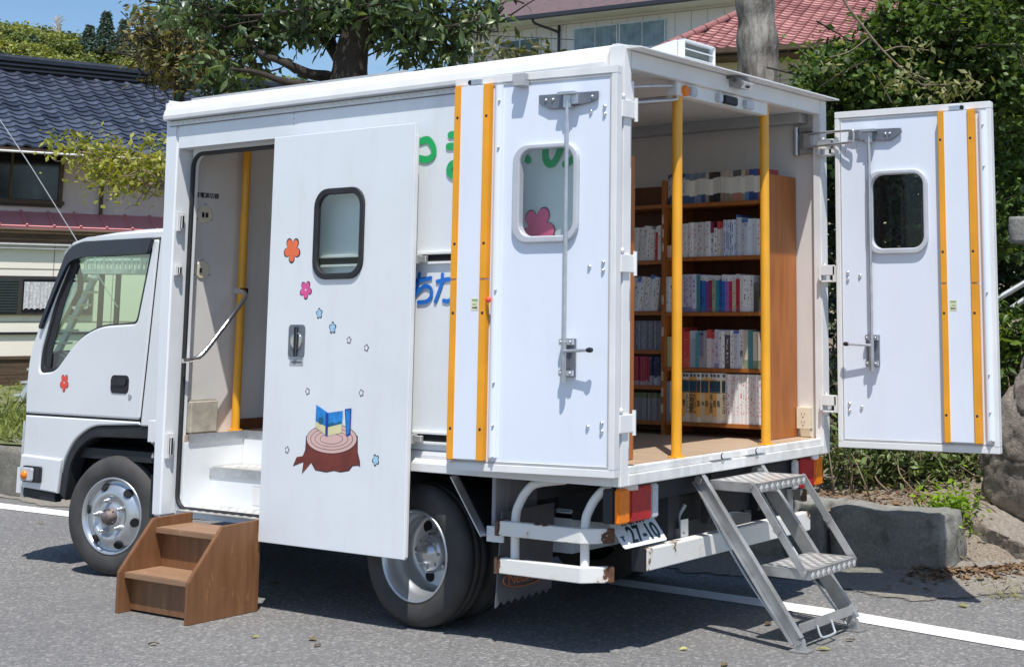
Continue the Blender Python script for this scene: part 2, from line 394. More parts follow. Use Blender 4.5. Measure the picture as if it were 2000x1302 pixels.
treadplate('tread_plate', -3.145, -2.26, .045, .278, .4365, well, [CHK, CHKH], .07)
treadplate('tread_plate', -3.145, -2.26, .288, .498, .6500, well, [CHK, CHKH], .07)
# doorway rubber seal
pts = rr(-3.19, -2.255, .438, 2.436, .075); s_ = MB()
s_.tube([(a, .095, b) for a, b in pts+[pts[0], pts[1]]], .013, 8); s_.build('door_seal', RUBBER, cargo)
for z, h in ((2.042, .055), (1.765, .03), (.783, .07)):
    r = MB(); r.box(-3.212, -3.196, .012, .062, z-h, z+h); r.box(-3.196, -3.18, .028, .046, z-h*.7, z+h*.7, 1)
    r.build('door_buffer', [TRIM, BLACK], cargo, .003)
r = MB(); r.box(-3.36, -3.302, .005, .05, .80, .92); r.tube([(-3.335, .03, .80), (-3.34, .05, .76), (-3.40, .2, .78)], .008, 6, 1)
r.build('cable_box', [TRIM, BLACK], cargo, .01)
# inside the front doorway: switch plates, skirting, grab pole and handrail
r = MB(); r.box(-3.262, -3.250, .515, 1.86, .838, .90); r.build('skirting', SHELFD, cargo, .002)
for z, k in ((2.10, 2), (1.775, 1)):
    yc = .24; r = MB(); r.lathe([(.052, 0), (.052, .004), (.047, .007)], (-3.262, yc, z), (1, 0, 0), 24)
    for i in range(k): r.box(-3.255, -3.250, yc-.022+.026*i, yc-.008+.026*i, z-.018, z+.010, 1)
    for a in (90, 210, 330): r.dome((-3.256, yc+.06*math.cos(math.radians(a)), z+.06*math.sin(math.radians(a))), (1, 0, 0), .004, .003, 6, 1)
    r.build('wall_switch', [CREAM, BLACK], cargo)
t = MB(); text(t, '外部電源切替', .034, lambda a, b, n: (-3.261+n, .235+a, 2.21+b), thick=.0006); t.build('switch_lettering', INK, cargo)
r = MB(); r.tube([(-3.215, .49, .83), (-3.215, .49, 2.62)], .0245, 14); r.lathe([(.04, 0), (.04, .006)], (-3.215, .49, .839), (0, 0, 1), 14); r.build('grab_pole', YEL, cargo)
r = MB(); r.tube(smooth_path([(-3.14, .05, 1.255), (-3.13, .10, 1.262), (-3.115, .16, 1.29), (-3.12, .30, 1.44), (-3.13, .43, 1.585), (-3.14, .462, 1.625), (-3.17, .465, 1.65), (-3.21, .47, 1.655)], 5), .0135, 10)
r.box(-3.245, -3.19, .46, .52, 1.64, 1.672); r.build('handrail', CHROME, cargo)
# grab poles at the rear opening
for y in (.53, 1.35):
    r = MB(); r.tube([(-.075, y, .832), (-.075, y, 2.625)], .0255, 16); r.lathe([(.042, 0), (.042, .006)], (-.075, y, .838), (0, 0, 1), 14); r.build('grab_pole', YEL, cargo)
# door stays
r = MB(); r.tube(smooth_path([(-.03, .07, 2.545), (-.04, .25, 2.575), (-.05, .455, 2.605), (-.05, .485, 2.595), (-.05, .49, 2.56), (-.05, .47, 2.54), (-.04, .25, 2.502), (-.03, .07, 2.47)], 4), .0075, 8)
r.box(-.05, -.01, .05, .085, 2.45, 2.57, 1); r.build('door_stay', [ALU, TRIM], cargo)
r = MB(); r.tube(smooth_path([(-.06, 1.80, 2.515), (.05, 1.785, 2.515), (.225, 1.765, 2.512), (.245, 1.765, 2.50), (.245, 1.765, 2.46), (.225, 1.765, 2.447), (.05, 1.785, 2.445), (-.08, 1.80, 2.44)], 4), .0075, 8)
r.box(-.19, -.05, 1.855, 1.875, 2.41, 2.56, 1); r.tube([(-.16, 1.845, 2.405), (-.16, 1.845, 2.565)], .017, 10, 2); r.box(-.13, -.05, 1.825, 1.856, 2.535, 2.56, 1); r.box(-.13, -.05, 1.825, 1.856, 2.41, 2.435, 1); r.box(-.09, -.045, 1.80, 1.84, 2.44, 2.52, 2)
r.build('door_stay', [ALU, DULL, ALU], cargo)
# power outlet on the far wall
r = MB(); r.box(-.175, -.09, 1.845, 1.874, .885, 1.0); r.prism([(1.845, .885), (1.874, .885), (1.874, .842), (1.855, .842)], -.155, -.095, lambda a, b, n: (n, a, b))
for z in (.965, .92):
    r.box(-.145, -.141, 1.8435, 1.846, z-.007, z+.007, 1); r.box(-.127, -.123, 1.8435, 1.846, z-.007, z+.007, 1); r.box(-.138, -.130, 1.8435, 1.846, z-.02, z-.013, 1)
r.build('power_outlet', [CREAM, INK], cargo, .004)

# --- vinyl lettering and flowers on the side wall
def stroke(mb, pts, w, plane, m=0, lift=.0025, sm_=True):
    P = [on(px, py, 1, plane) for px, py in pts]; P = [Vector((p[0], 0, p[2])) for p in P]
    if sm_ and len(P) > 2: P = smooth_path(P, 5)
    L = []; R = []
    for i in range(len(P)):
        t = (P[min(i+1, len(P)-1)]-P[max(i-1, 0)]).normalized(); nn = Vector((-t.z, 0, t.x))*w/2
        L.append(P[i]+nn); R.append(P[i]-nn)
    def cap(c, t):
        n = Vector((-t.z, 0, t.x)); return [c+(n*math.cos(a)+t*math.sin(a))*w/2 for a in [PI*k/8 for k in range(9)]]
    y = plane-lift
    vs = [(p.x, y, p.z) for q in zip(L, R) for p in q]
    mb.add(vs, [(2*i, 2*i+1, 2*i+3, 2*i+2) for i in range(len(P)-1)], m)
    for c, t in ((P[-1], (P[-1]-P[-2]).normalized()), (P[0], (P[0]-P[1]).normalized())):
        k = cap(c, t); mb.add([(p.x, y+.0002, p.z) for p in k], [tuple(range(len(k)))], m)
for grp in ([[(803, 262), (803, 325)], [(795, 283), (821, 276.5), (837, 273.5), (847.5, 289.5), (846, 304.5), (834, 312), (819, 309.5)]],
            [[(880, 264), (908, 261)], [(876.5, 286.5), (910, 283)], [(896, 249), (896, 320)], [(896, 318), (882, 322), (878, 336), (890, 344), (908, 338)]],
            [[(1012, 294), (1022, 302), (1032, 313)]], [[(1099, 280), (1085, 314), (1072, 320), (1065, 304), (1070, 280), (1090, 264), (1115, 270), (1127, 290), (1122, 308), (1104, 321)]]):
    g = MB()
    for q_, pts in enumerate(grp): stroke(g, pts, .036, 0.0, lift=.0025+.0006*q_)
    g.build('letter', GREEN, cargo)
for grp in ([[(812, 548.6), (842, 543)], [(820, 535), (817, 555), (813, 575)], [(813, 573), (830, 559), (842, 563.5), (843.5, 577), (835, 588), (818, 590.5)]],
            [[(854.6, 550), (879, 545), (886, 552), (883, 580), (876, 588), (867, 587)], [(865, 536), (863, 555), (851, 589)], [(893, 543), (902, 560)]]):
    g = MB()
    for q_, pts in enumerate(grp): stroke(g, pts, .021, 0.0, lift=.003+.0006*q_, sm_=len(pts) > 2)
    g.build('letter', BLUE, cargo)
def flower(par, px, py, R, plane, fill, rot=0., sx=1., n=5, core=True, line=.12, name='flower_decal', y_lift=.001):
    c = on(px, py, 1, plane); mb = MB()
    def ring(q): 
        out = []
        for i in range(70):
            a = 2*PI*i/70; rad = R*q*(.52+.48*abs(math.cos(n*(a+rot)/2))**.7); out.append((c[0]+sx*rad*math.cos(a), c[2]+rad*math.sin(a)))
        return out
    for q, lift, m in ((1., y_lift, 1), (1-line, y_lift+.0007, 0)):
        P = ring(q); mb.add([(c[0], plane-lift, c[2])]+[(a, plane-lift, b) for a, b in P], [(0, i+1, (i+1) % 70+1) for i in range(70)], m)
    if core: mb.dome((c[0], plane-y_lift-.0008, c[2]), (0, -1, 0), R*.11, .0004, 8, 2)
    return mb.build(name, [fill, INK, FWHT], par)
flower(cargo, 1052, 446, .108, .0, PINK, 1.45, .95, 5, False, .05, y_lift=.003)

# --- sliding side door
DY = -.0882
sd = MB(); plate(sd, [(-2.271, .352), (-1.225, .352), (-1.225, 2.451), (-2.271, 2.451)], [rr(-1.915, -1.577, 1.705, 2.14, .085)], -.024, 0, SIDE(DY), .003)
slide = sd.build('sliding_door', WHITE, truck)
r = MB(); plate(r, rr(-1.931, -1.562, 1.689, 2.155, .095), [rr(-1.899, -1.593, 1.720, 2.123, .07)], -.012, .011, SIDE(DY), .005)
wn = r.build('window_frame', RUBBER, slide); r = MB(); r.add([SIDE(DY)(a, b, -.004) for a, b in rr(-1.90, -1.592, 1.72, 2.124, .07)], [tuple(range(28))]); r.build('pane', GLASS, wn)
r = MB(); r.box(-1.2245, -1.218, DY+.006, DY+.022, .36, 2.39); r.box(-1.235, -1.2245, DY+.0245, DY+.03, .36, 2.39, 1); r.build('edge_seal', [TRIM, GREYT], slide, .002)
r = MB(); r.prism(rr(-2.094, -1.971, 1.294, 1.46, .02), -.002, .006, SIDE(DY)); r.lathe([(.042, 0), (.046, .005), (.036, .001)], (-2.03, DY-.006, 1.375), (0, -1, 0), 24, 1)
for v in range(len(r.v)): pass
r.box(-2.042, -2.020, DY-.016, DY-.004, 1.30, 1.45, 2)
hd = r.build('door_handle', [PLATEG, CHROME, BLACK], slide, .002)
r = MB(); r.box(-2.082, -1.979, DY-.001, DY+.001, 1.250, 1.288); r.box(-2.07, -1.99, DY-.0016, DY-.0005, 1.264, 1.274, 1); r.build('handle_sticker', [GREYT, PLATEG], slide)
# flowers painted on the sliding door
flower(slide, 571, 488, .070, DY, FORG, .35, .95, 5, False)
flower(slide, 597.5, 566, .050, DY, FPNK, 1.5, .95, 5, True)
for px, py, R in ((624, 612, .029), (650, 640, .032), (734, 898, .030)): flower(slide, px, py, R, DY, FLBL, px*.1, .85, 5, False, .22)
for px, py in ((682, 664), (716, 679), (601, 764), (706, 767), (561, 878)): flower(slide, px, py, .019, DY, FWHT, px*.3, .9, 5, False, .3)
# tree stump picture with open books (the seated figure is left out)
STUMP = mat('stump_brown', (.18, .035, .025), .45, var=.25, scale=14); STUMPT = mat('stump_pink', (.72, .47, .42), .45)
BKB = mat('painted_sky', (.02, .25, .66), .45, var=.3, scale=20); BKY = mat('painted_sand', (.72, .66, .36), .45, var=.1); BKG = mat('painted_teal', (.01, .12, .22), .45); BKD = mat('painted_navy', (.01, .05, .30), .45)
zz = lambda x, y: (540+x/4.339, 640+y/4.339)
def flatpoly(mb, P, lift, m=0, plane=DY):
    Q = [on(*zz(*p), 1, plane) for p in P]; mb.add([(q[0], plane-lift, q[2]) for q in Q], [tuple(range(len(Q)))], m)
def flatell(mb, cx, cy, a, b, lift, m, n=40): flatpoly(mb, [(cx+a*math.cos(2*PI*i/n), cy+b*math.sin(2*PI*i/n)) for i in range(n)], lift, m)
st = MB()
for k, (d, m) in enumerate(((6, 2), (0, 0))):
    for P in ([(258, 920), (250, 1040), (225, 1085), (175, 1092), (145, 1165), (185, 1150), (235, 1130), (222, 1230), (300, 1135), (335, 1200), (430, 1218), (480, 1205), (540, 1218), (610, 1205), (640, 1165), (690, 1160), (704, 1172), (703, 1125), (684, 1060), (684, 920)],):
        cx, cy = 470, 1060; flatpoly(st, [(x+(d if x > cx else -d), y+(d if y > cy else -d)) for x, y in P], .0008+.0006*k, m)
flatell(st, 471, 940, 216, 126, .0020, 2); flatell(st, 471, 940, 211, 121, .0026, 1)
for a, b in ((180, 94), (142, 68), (98, 44)): flatell(st, 471, 940, a, b, .003+(180-a)*.00001, 2); flatell(st, 471, 940, a-4, b-4, .0033+(180-a)*.00001, 1)
st.build('stump_picture', [STUMP, STUMPT, INK], slide)
bk = MB()
flatpoly(bk, [(342, 650), (436, 715), (436, 920), (334, 838)], .0042, 0); flatpoly(bk, [(336, 790), (436, 840), (436, 918), (334, 838)], .0048, 1)
flatell(bk, 382, 785, 22, 32, .0052, 2, 14)
flatpoly(bk, [(436, 720), (568, 700), (556, 886), (436, 918)], .0042, 0); flatpoly(bk, [(440, 838), (560, 806), (556, 886), (440, 916)], .0048, 1)
flatpoly(bk, [(440, 840), (440, 815), (480, 800), (510, 812), (545, 790), (560, 800), (560, 810)], .0052, 2); flatpoly(bk, [(424, 712), (447, 722), (441, 918), (420, 912)], .0055, 3)
flatpoly(bk, [(584, 688), (640, 680), (632, 905), (596, 922)], .0042, 3); flatpoly(bk, [(594, 700), (630, 694), (624, 890), (602, 905)], .0048, 0)
flatpoly(bk, [(440, 718), (500, 680), (560, 690), (568, 702)], .0046, 4)
bk.build('book_picture', [BKB, BKY, BKG, BKD, FWHT], slide)

# --- rear doors
def rear_door(kind):
    a = 3.26415 if kind == 'L' else .09196
    P0 = Vector((.012, -.074, 0)) if kind == 'L' else Vector((.114, 1.791, 0)); W = .893
    d = Vector((math.cos(a), math.sin(a), 0)); n = Vector((d.y, -d.x, 0))
    if n.y > 0: n = -n
    T = lambda u, z, q: tuple(P0+d*u+n*q+Vector((0, 0, z)))
    def B(mb, u0, u1, z0, z1, q0, q1, m=0): return mb.box(u0, u1, z0, z1, q0, q1, m, T=lambda x, y, z: T(x, y, z))
    L = kind == 'L'
    go = (.195, .55) if L else (.183, .535); gi = (.222, .510) if L else (.215, .512)
    p = MB(); plate(p, [(0.002, .803), (W-.002, .803), (W-.002, 2.622), (.002, 2.622)], [rr(go[0]+.012, go[1]-.012, 1.845, 2.272, .07)], -.046, -.008, T, .002)
    door = p.build('rear_door', DOORW, truck)
    f = MB()
    for u0, u1, z0, z1 in ((0, W, 2.588, 2.625), (0, W, .80, .835), (0, .028, .835, 2.588), (W-.028, W, .835, 2.588)): B(f, u0, u1, z0, z1, -.05, 0)
    for u0, u1, z0, z1 in ((.028, W-.028, 2.574, 2.588), (.028, W-.028, .835, .850), (.028, .040, .85, 2.574), (W-.04, W-.028, .85, 2.574)): B(f, u0, u1, z0, z1, -.01, -.003, 1)
    f.build('door_frame', [TRIM, GREYT], door, .003)
    w = MB(); plate(w, rr(go[0], go[1], 1.830, 2.286, .082), [rr(gi[0], gi[1], 1.862, 2.262, .062)], -.03, .012, T, .007)
    wf = w.build('window_frame', mat('window_rim_grey', (.50, .52, .56), .4), door)
    w = MB(); w.add([T(x, y, -.022) for x, y in rr(gi[0]-.004, gi[1]+.004, 1.858, 2.266, .064)], [tuple(range(28))]); w.build('pane', GLASS, wf)
    # raised edge panel between two orange strips
    (a0, a1), (b0, b1) = ((.838, .872), (.672, .708)) if L else ((.609, .643), (.772, .810))
    lo, hi = min(a0, b0), max(a1, b1)
    q = MB(); B(q, lo+.004, hi-.004, .853, 2.580, -.008, .024); q.build('edge_panel', DOORW, door, .002)
    for x0, x1 in ((a0, a1), (b0, b1)):
        q = MB(); B(q, x0, x1, .849, 1.668, -.006, .033); B(q, x0, x1, 1.671, 2.583, -.006, .033)
        for z in (2.43, 1.835, 1.515, .99): q.lathe([(.0075, 0), (.005, .001)], T((x0+x1)/2+(-.004 if L else -.002), z, .0332), n, 10, 1)
        q.build('orange_strip', [ORNG, INK], door, .004)
    uc = .638 if L else .848
    q = MB(); q.tube([T(uc, .865, -.004), T(uc, 2.573, -.004)], .022, 10); q.build('edge_moulding', DOORW, door)
    for z in (2.50, 2.28, 1.62, 1.2, 1.01, .87):
        q = MB(); q.dome(T(uc+(-.012 if L else .006), z, .014), n, .006, .012, 8); q.build('screw', ALU, door)
    q = MB(); c = (a0+b1)/2 if L else (a1+b0)/2
    B(q, c-.04, c+.02, 2.588, 2.612, 0, .010); q.lathe([(.012, 0), (.012, .006)], T(c+.03, 2.60, .001), n, 12, 1); q.build('latch_roller', [ALU, BLACK], door)
    # espagnolette: top plate, rod and lever
    ur = .243 if L else .215
    tp = [(.412, 2.511), (.412, 2.472), (.352, 2.442), (.27, 2.44), (.13, 2.46), (.093, 2.476), (.093, 2.509)] if L else [(.087, 2.518), (.393, 2.512), (.399, 2.486), (.333, 2.447), (.18, 2.452), (.087, 2.468)]
    q = MB(); q.prism(tp, 0, .010, T); pl = q.build('lock_plate', PLATEG, door, .002)
    q = MB(); B(q, ur-.045, ur+.045, 2.498, 2.512, .008, .05); B(q, ur-.02, ur+.02, 2.44, 2.498, .009, .035); B(q, ur-.055, ur-.015, 2.455, 2.499, .009, .03)
    q.build('lock_bracket', ALU, pl, .002)
    for u in ((tp[0][0]*.9 if L else .33), tp[-1][0]+.03, ur+.09):
        q = MB(); q.dome(T(u, 2.485, .01), n, .008, .008, 8); q.build('bolt', ALU, pl)
    q = MB(); q.tube([T(ur, 1.30, .03), T(ur, 2.475, .03)], .0095, 10); rod = q.build('lock_rod', ALU, door)
    q = MB(); B(q, ur-.042, ur+.032, 1.232, 1.400, -.006, .006); B(q, ur-.04, ur+.03, 1.236, 1.262, .006, .028, 1); B(q, ur-.04, ur+.03, 1.372, 1.398, .006, .028, 1)
    for u in (ur-.03, ur+.02):
        for z in (1.249, 1.385): q.dome(T(u, z, .028), n, .007, .006, 8, 1)
    q.tube([T(ur, 1.21, .032), T(ur, 1.385, .032)], .013, 12, 1); kb = q.build('lock_case', [PLATEG, ALU], door, .001)
    ue = .10 if L else .078
    q = MB(); q.tube([T(ur, 1.345, .04), T(ue, 1.352, .052)], .0075, 8); q.tube([T(ue+.012, 1.3515, .0515), T(ue-.004, 1.352, .052), T(ue-.016, 1.352, .052)], [.009, .0125, .009], 10, 1)
    q.build('lever', [ALU, BLACK], kb)
    for z in (2.42, 1.718, 1.015):
        for u, dz in ((.138, 0), (.067, .0175), (.067, -.0175)):
            q = MB(); q.dome(T(u, z+dz, -.008), n, .0105, .011, 10); q.build('bolt', CHROME, door)
    us = .714 if L else .652
    q = MB(); B(q, us, us+.04, 1.527, 1.583, .0242, .0250); B(q, us+.004, us+.036, 1.570, 1.578, .0248, .0254, 1); B(q, us+.012, us+.034, 1.552, 1.557, .0248, .0254, 1); B(q, us+.012, us+.034, 1.537, 1.542, .0248, .0256, 2)
    q.add([T(us+.005, 1.5395, .0255), T(us+.014, 1.546, .0255), T(us+.014, 1.533, .0255)], [(0, 1, 2)], 2)
    q.build('sticker', [STK, STKG, INK], door)
    if L:
        q = MB(); B(q, .475, .548, 2.585, 2.618, 0, .03); B(q, .47, .535, 2.556, 2.585, 0, .045); q.build('stop_bracket', GREYT, door, .003)
        q = MB(); q.ball(T(.655, 1.575, .03), .014, 10); q.build('red_button', FRED, door)
    for z in (2.435, 1.735, 1.03):      # hinges
        q = MB()
        if L: q.box(-.028, .012, -.03, .075, z-.042, z+.038); q.tube([(.012, .072, z-.055), (.012, .072, z+.055)], .010, 8); q.ball((.0, -.01, z+.055), .013, 8)
        else:
            q.box(-.004, .012, 1.80, 1.915, z-.04, z+.04); q.box(.012, .10, 1.80, 1.815, z-.012, z+.045); q.box(.012, .112, 1.806, 1.84, z+.03, z+.042); q.box(.012, .112, 1.806, 1.84, z-.05, z-.038)
            q.tube([(.02, 1.83, z-.065), (.02, 1.83, z+.06)], .010, 8); q.box(.085, .115, 1.80, 1.86, z-.05, z+.04)
        q.build('hinge', TRIM, door, .003)
rear_door('L'); rear_door('R')

# --- chassis, wheels, bumper
ch = MB()
for y in (.56, 1.34): ch.box(-4.6, -.12, y, y+.06, .50, .66)
for x in (-4.2, -3.2, -2.3, -1.9, -.9, -.25): ch.box(x, x+.08, .54, 1.40, .51, .64)
for x in (-2.1, -1.4, -.6, -.15): ch.box(x, x+.07, .06, BW-.06, .66, .755)
ch.box(-2.2, -.06, .2, BW-.2, .735, .755); ch.lathe([(.055, 0), (.055, 1.5)], (-1.285, .2, .345), (0, 1, 0), 12); ch.lathe([(.15, -.12), (.15, .12)], (-1.285, .955, .35), (0, 1, 0), 14)
ch.lathe([(.05, 0), (.05, 1.4)], (-3.815, .25, .33), (0, 1, 0), 12)
ch.box(-3.15, -2.25, .56, .95, .42, .60)
chassis = ch.build('chassis', CHASS, truck, .004)
r = MB(); r.box(-1.0, -.72, .56, 1.0, .335, .53); r.box(-.985, -.715, .545, 1.01, .53, .55, 1); r.build('battery_box', [mat('battery_grey', (.50, .56, .62), .5), mat('battery_lid', (.16, .20, .34), .5)], chassis, .008)
r = MB(); r.box(-.12, -.06, .80, .88, .50, .75); r.build('step_bracket', CHASS, chassis, .004)
r = MB(); r.tube(smooth_path([(-.10, .62, .47), (-.14, .64, .54), (-.13, .68, .60)], 5), .012, 8); r.box(-.14, -.10, .60, .64, .44, .50); r.build('tow_hook', DULL, chassis)
def wheel(c, outer, steer=0., dual=False):
    """wheel with axis along -y; tyre, rim, hub"""
    sa, ca = math.sin(steer), math.cos(steer); ax = Vector((sa, -ca, 0)); c = Vector(c)
    t = MB(); w = .095
    t.lathe([(.215, -w*.9), (.25, -w*1.02), (.30, -w*1.03), (.328, -w*.86), (.343, -w*.6), (.345, -w*.28), (.338, -w*.26), (.338, -w*.2), (.345, -w*.18), (.345, w*.18), (.338, w*.2), (.338, w*.26), (.345, w*.28), (.343, w*.6), (.328, w*.86), (.30, w*1.03), (.262, w*1.02), (.245, w*.99), (.228, w*.93), (.214, w*.86)], c, ax, 56, cap=False)
    return t, ax, c, w
def front_wheel(y, steer, sgn):
    cx = -3.842
    t, ax, c, w = wheel((cx, y, .345), True, steer if sgn > 0 else steer)
    if sgn < 0: ax = -ax
    ty = t.build('wheel', TYRE, truck)
    r = MB(); r.lathe([(.222, w*.78), (.222, w*.95), (.213, w*.97), (.205, w*.7), (.195, w*.62), (.178, w*.80), (.150, w*1.0), (.128, w*1.10), (.115, w*1.02), (.108, w*.92), (.07, w*.92), (.066, w*1.0), (.0001, w*1.0)], c, ax, 48, cap=False)
    rim = r.build('rim', RIM, ty)
    u = Vector((0, 0, 1)); v = ax.cross(u)
    for i in range(6):
        h = MB(); a = 2*PI*i/6+.35; n_ = c+(u*math.cos(a)+v*math.sin(a))*.172+ax*(w*.865)
        nn = (ax*.8+(u*math.cos(a)+v*math.sin(a))*.6).normalized(); h.lathe([(.026, -.002), (.026, .0045)], n_+nn*.004, nn, 18)
        h.build('rim_hole', DARK, rim)
    for i in range(5):
        h = MB(); a = 2*PI*i/5+.2; p = c+(u*math.cos(a)+v*math.sin(a))*.092+ax*w*.92; h.lathe([(.017, 0), (.015, .022), (.009, .026), (.009, .045), (.006, .047)], p, ax, 8); h.build('wheel_nut', RIM, rim)
    h = MB(); h.lathe([(.052, w*.98), (.05, w*1.12), (.036, w*1.18), (.032, w*1.42), (.02, w*1.48), (.0001, w*1.48)], c, ax, 16, cap=False)
    for i in range(8):
        a = 2*PI*i/8; h.dome(c+(u*math.cos(a)+v*math.sin(a))*.045+ax*w*1.12, ax, .007, .01, 6)
    h.build('hub', HUBR, rim)
front_wheel(.205, .22, 1); front_wheel(BW-.205, .22, -1)
def rear_wheel(y, sgn):
    t, ax, c, w = wheel((-1.303, y, .345), True, 0.)
    ax = Vector((0, -sgn, 0)); t2, _, c2, _ = wheel((-1.303, y+sgn*.22, .345), True)
    ty = t.build('wheel', TYRE, truck); t2.build('inner_tyre', TYRE, ty)
    r = MB(); r.lathe([(.222, w*.8), (.222, w*.95), (.212, w*.97), (.205, w*.65), (.198, w*.4), (.198, w*.1), (.188, w*0), (.185, -w*.5), (.18, -w*.85), (.165, -w*.95), (.10, -w*.88), (.085, -w*.80), (.08, -w*.4), (.0001, -w*.4)], c, ax, 48, cap=False)
    rim = r.build('rim', RIM, ty); u = Vector((0, 0, 1)); v = ax.cross(u)
    for i in range(6):
        h = MB(); a = 2*PI*i/6+.62; h.lathe([(.029, -.001), (.029, .002)], c+(u*math.cos(a)+v*math.sin(a))*.137+ax*(-w*.905), ax, 18); h.build('rim_hole', DARK, rim)
    h = MB(); h.lathe([(.088, -w*.5), (.085, -w*.12), (.062, -w*.05), (.046, w*.0), (.042, w*.22), (.0001, w*.25)], c, ax, 20, cap=False)
    for i in range(8):
        a = 2*PI*i/8; h.lathe([(.008, 0), (.008, .014)], c+(u*math.cos(a)+v*math.sin(a))*.071+ax*(-w*.1), ax, 6)
    for i in range(5):
        a = 2*PI*i/5+.3; h.lathe([(.016, 0), (.012, .03), (.008, .05)], c+(u*math.cos(a)+v*math.sin(a))*.098+ax*(-w*.85), ax, 8)
    h.build('hub', RIM, rim)
rear_wheel(.145, 1); rear_wheel(BW-.145, -1)
r = MB(); r.box(-.105, -.03, .237, 1.735, .362, .458); bp = r.build('rear_bumper', RUSTB, truck, .004)
for y0, y1 in ((.222, .237), (1.735, 1.75)):
    r = MB(); r.box(-.11, -.032, y0, y1, .358, .462); r.build('bumper_end', CHASS, bp, .004)
for y in (.5, 1.4):
    r = MB(); r.box(-.20, -.105, y, y+.05, .38, .66); r.build('bumper_arm', CHASS, bp, .003)
r = MB(); r.box(-.101, -.095, .60, .66, .458, .54); r.build('bumper_tab', RUSTB, bp)
# side guards behind the rear wheels
def guard(y, s):
    Y = lambda q: y+s*q
    for z0, z1 in ((.497, .562), (.328, .396)):
        r = MB(); k = 4 if z0 > .4 else 0
        r.prism([(-.705, Y(.03)), (-.705, Y(-.01)), (-.215, Y(-.01)), (-.10, Y(.085)), (-.125, Y(.115)), (-.23, Y(.03))], z0, z1, FLAT(0)); r.build('side_guard', RUSTW, truck, .004)
        r = MB(); r.box(-.722, -.705, min(Y(-.012), Y(.032)), max(Y(-.012), Y(.032)), z0-.002, z1+.003); r.build('guard_end', mat('rust_brown', (.12, .065, .045), .8, var=.5, scale=30, bump=.3), truck)
    for x in (-.645, -.235):
        r = MB(); r.tube(smooth_path([(x, Y(.045), .36), (x, Y(.045), .57), (x+.018, Y(.05), .64), (x+.06, Y(.055), .70), (x+.11, Y(.07), .735), (x+.22, Y(.14), .75)], 5), .021, 12); r.build('guard_tube', TRIM, truck)
guard(.0, 1); guard(BW, -1)
# mud flap, wing brace
r = MB(); r.prism([(.02, .165)]+[(.02+.40*(i+.5)/16, .17+.02*(i % 2)+.01*i/16) for i in range(16)]+[(.42, .19), (.41, .60), (.03, .60)], -.72, -.713, lambda a, b, n: (n-(.62-b)*.05, a, b))
flap = r.build('mud_flap', mat('flap_rubber', (.10, .10, .11), .6, var=.2), truck)
r = MB(); P = [(-.735+.02, .20+.155*math.cos(t), .285+.042*math.sin(t)) for t in [2*PI*i/36 for i in range(38)]]; r.tube(P, .004, 6)
text(r, 'NeoRay', .075, lambda a, b, n: (-.716+n, .20+a, .285+b), thick=.0012); r.build('flap_emblem', mat('flap_orange', (.36, .13, .06), .6), flap)
r = MB(); r.bar((-1.03, .03, .755), (-.825, .03, .485), .008, .05, (0, 1, 0)); r.bar((-1.00, .005, .745), (-.80, .005, .485), .05, .006, (0, 1, 0), 1); r.box(-.80, -.70, .02, .03, .46, .53, 2); r.build('wing_brace', [CHASS, ALU, TRIM], truck)
r = MB(); r.box(-.80, -.775, .05, .35, .45, .755); r.box(-.775, -.77, .12, .15, .53, .74); r.build('wing_panel', mat('wing_grey', (.28, .28, .30), .6), truck, .004)
r = MB()
for i in range(14):
    a = math.radians(15+150*i/13)
    r.box(-.5, .5, 0, 1, 0, 1) if False else None
    t0, t1 = math.radians(12+156*i/14), math.radians(12+156*(i+1)/14); R0 = .415
    r.add([(-1.285+R0*math.cos(t), yy, .345+R0*math.sin(t)*.93) for t in (t0, t1) for yy in (.10, .52)], [(0, 1, 3, 2)], 0, True)
r.build('rear_wing', CHASS, truck, fix=False)
# tail lamps and plate
for y0, y1, am in ((.03, .352, .03), (1.585, 1.9, 1.805)):
    r = MB(); r.box(-.13, -.066, y0, y1, .588, .738); tl = r.build('tail_lamp', CHASS, truck, .006)
    w = (y1-y0); segs = [(0, .29, AMB, 'amber_lens'), (.29, .80, RED, 'red_lens'), (.80, 1, CLR, 'clear_lens')]
    for a, b, mt, nm in segs:
        if y0 > 1: a, b = 1-b, 1-a
        r = MB(); r.box(-.068, -.04 if nm != 'clear_lens' else -.046, y0+w*a+.002, y0+w*b-.002, .586, .740); r.build(nm, mt, tl, .008, seg=3)
pc = Vector((-.115, .272, .535)); pn = Vector((.766, 0, .643)); pu = Vector((0, 1, 0)); pv = Vector((-.643, 0, .766))
PT = lambda a, b, n: tuple(pc+pu*a+pv*b+pn*n)
r = MB(); r.prism(rr(-.165, .165, -.0825, .0825, .012), 0, .003, PT); npl = r.build('number_plate', mat('plate_white', (.74, .76, .76), .4), truck)
PGRN = mat('plate_green', (.008, .035, .045), .4)
t = MB(); text(t, '鳥取 800', .048, lambda a, b, n: PT(a-.005, b+.045, n+.004), thick=.0012); t.build('plate_lettering', PGRN, npl); t = MB(); text(t, '27-10', .100, lambda a, b, n: PT(a*.98+.028, b*1.18-.026, n+.004), thick=.0022); t.build('plate_number', PGRN, npl); t = MB(); text(t, 'す', .036, lambda a, b, n: PT(a-.135, b-.035, n+.004), thick=.0008)
t.build('plate_lettering', PGRN, npl)

# --- cab
CY0 = .112
cab = MB()
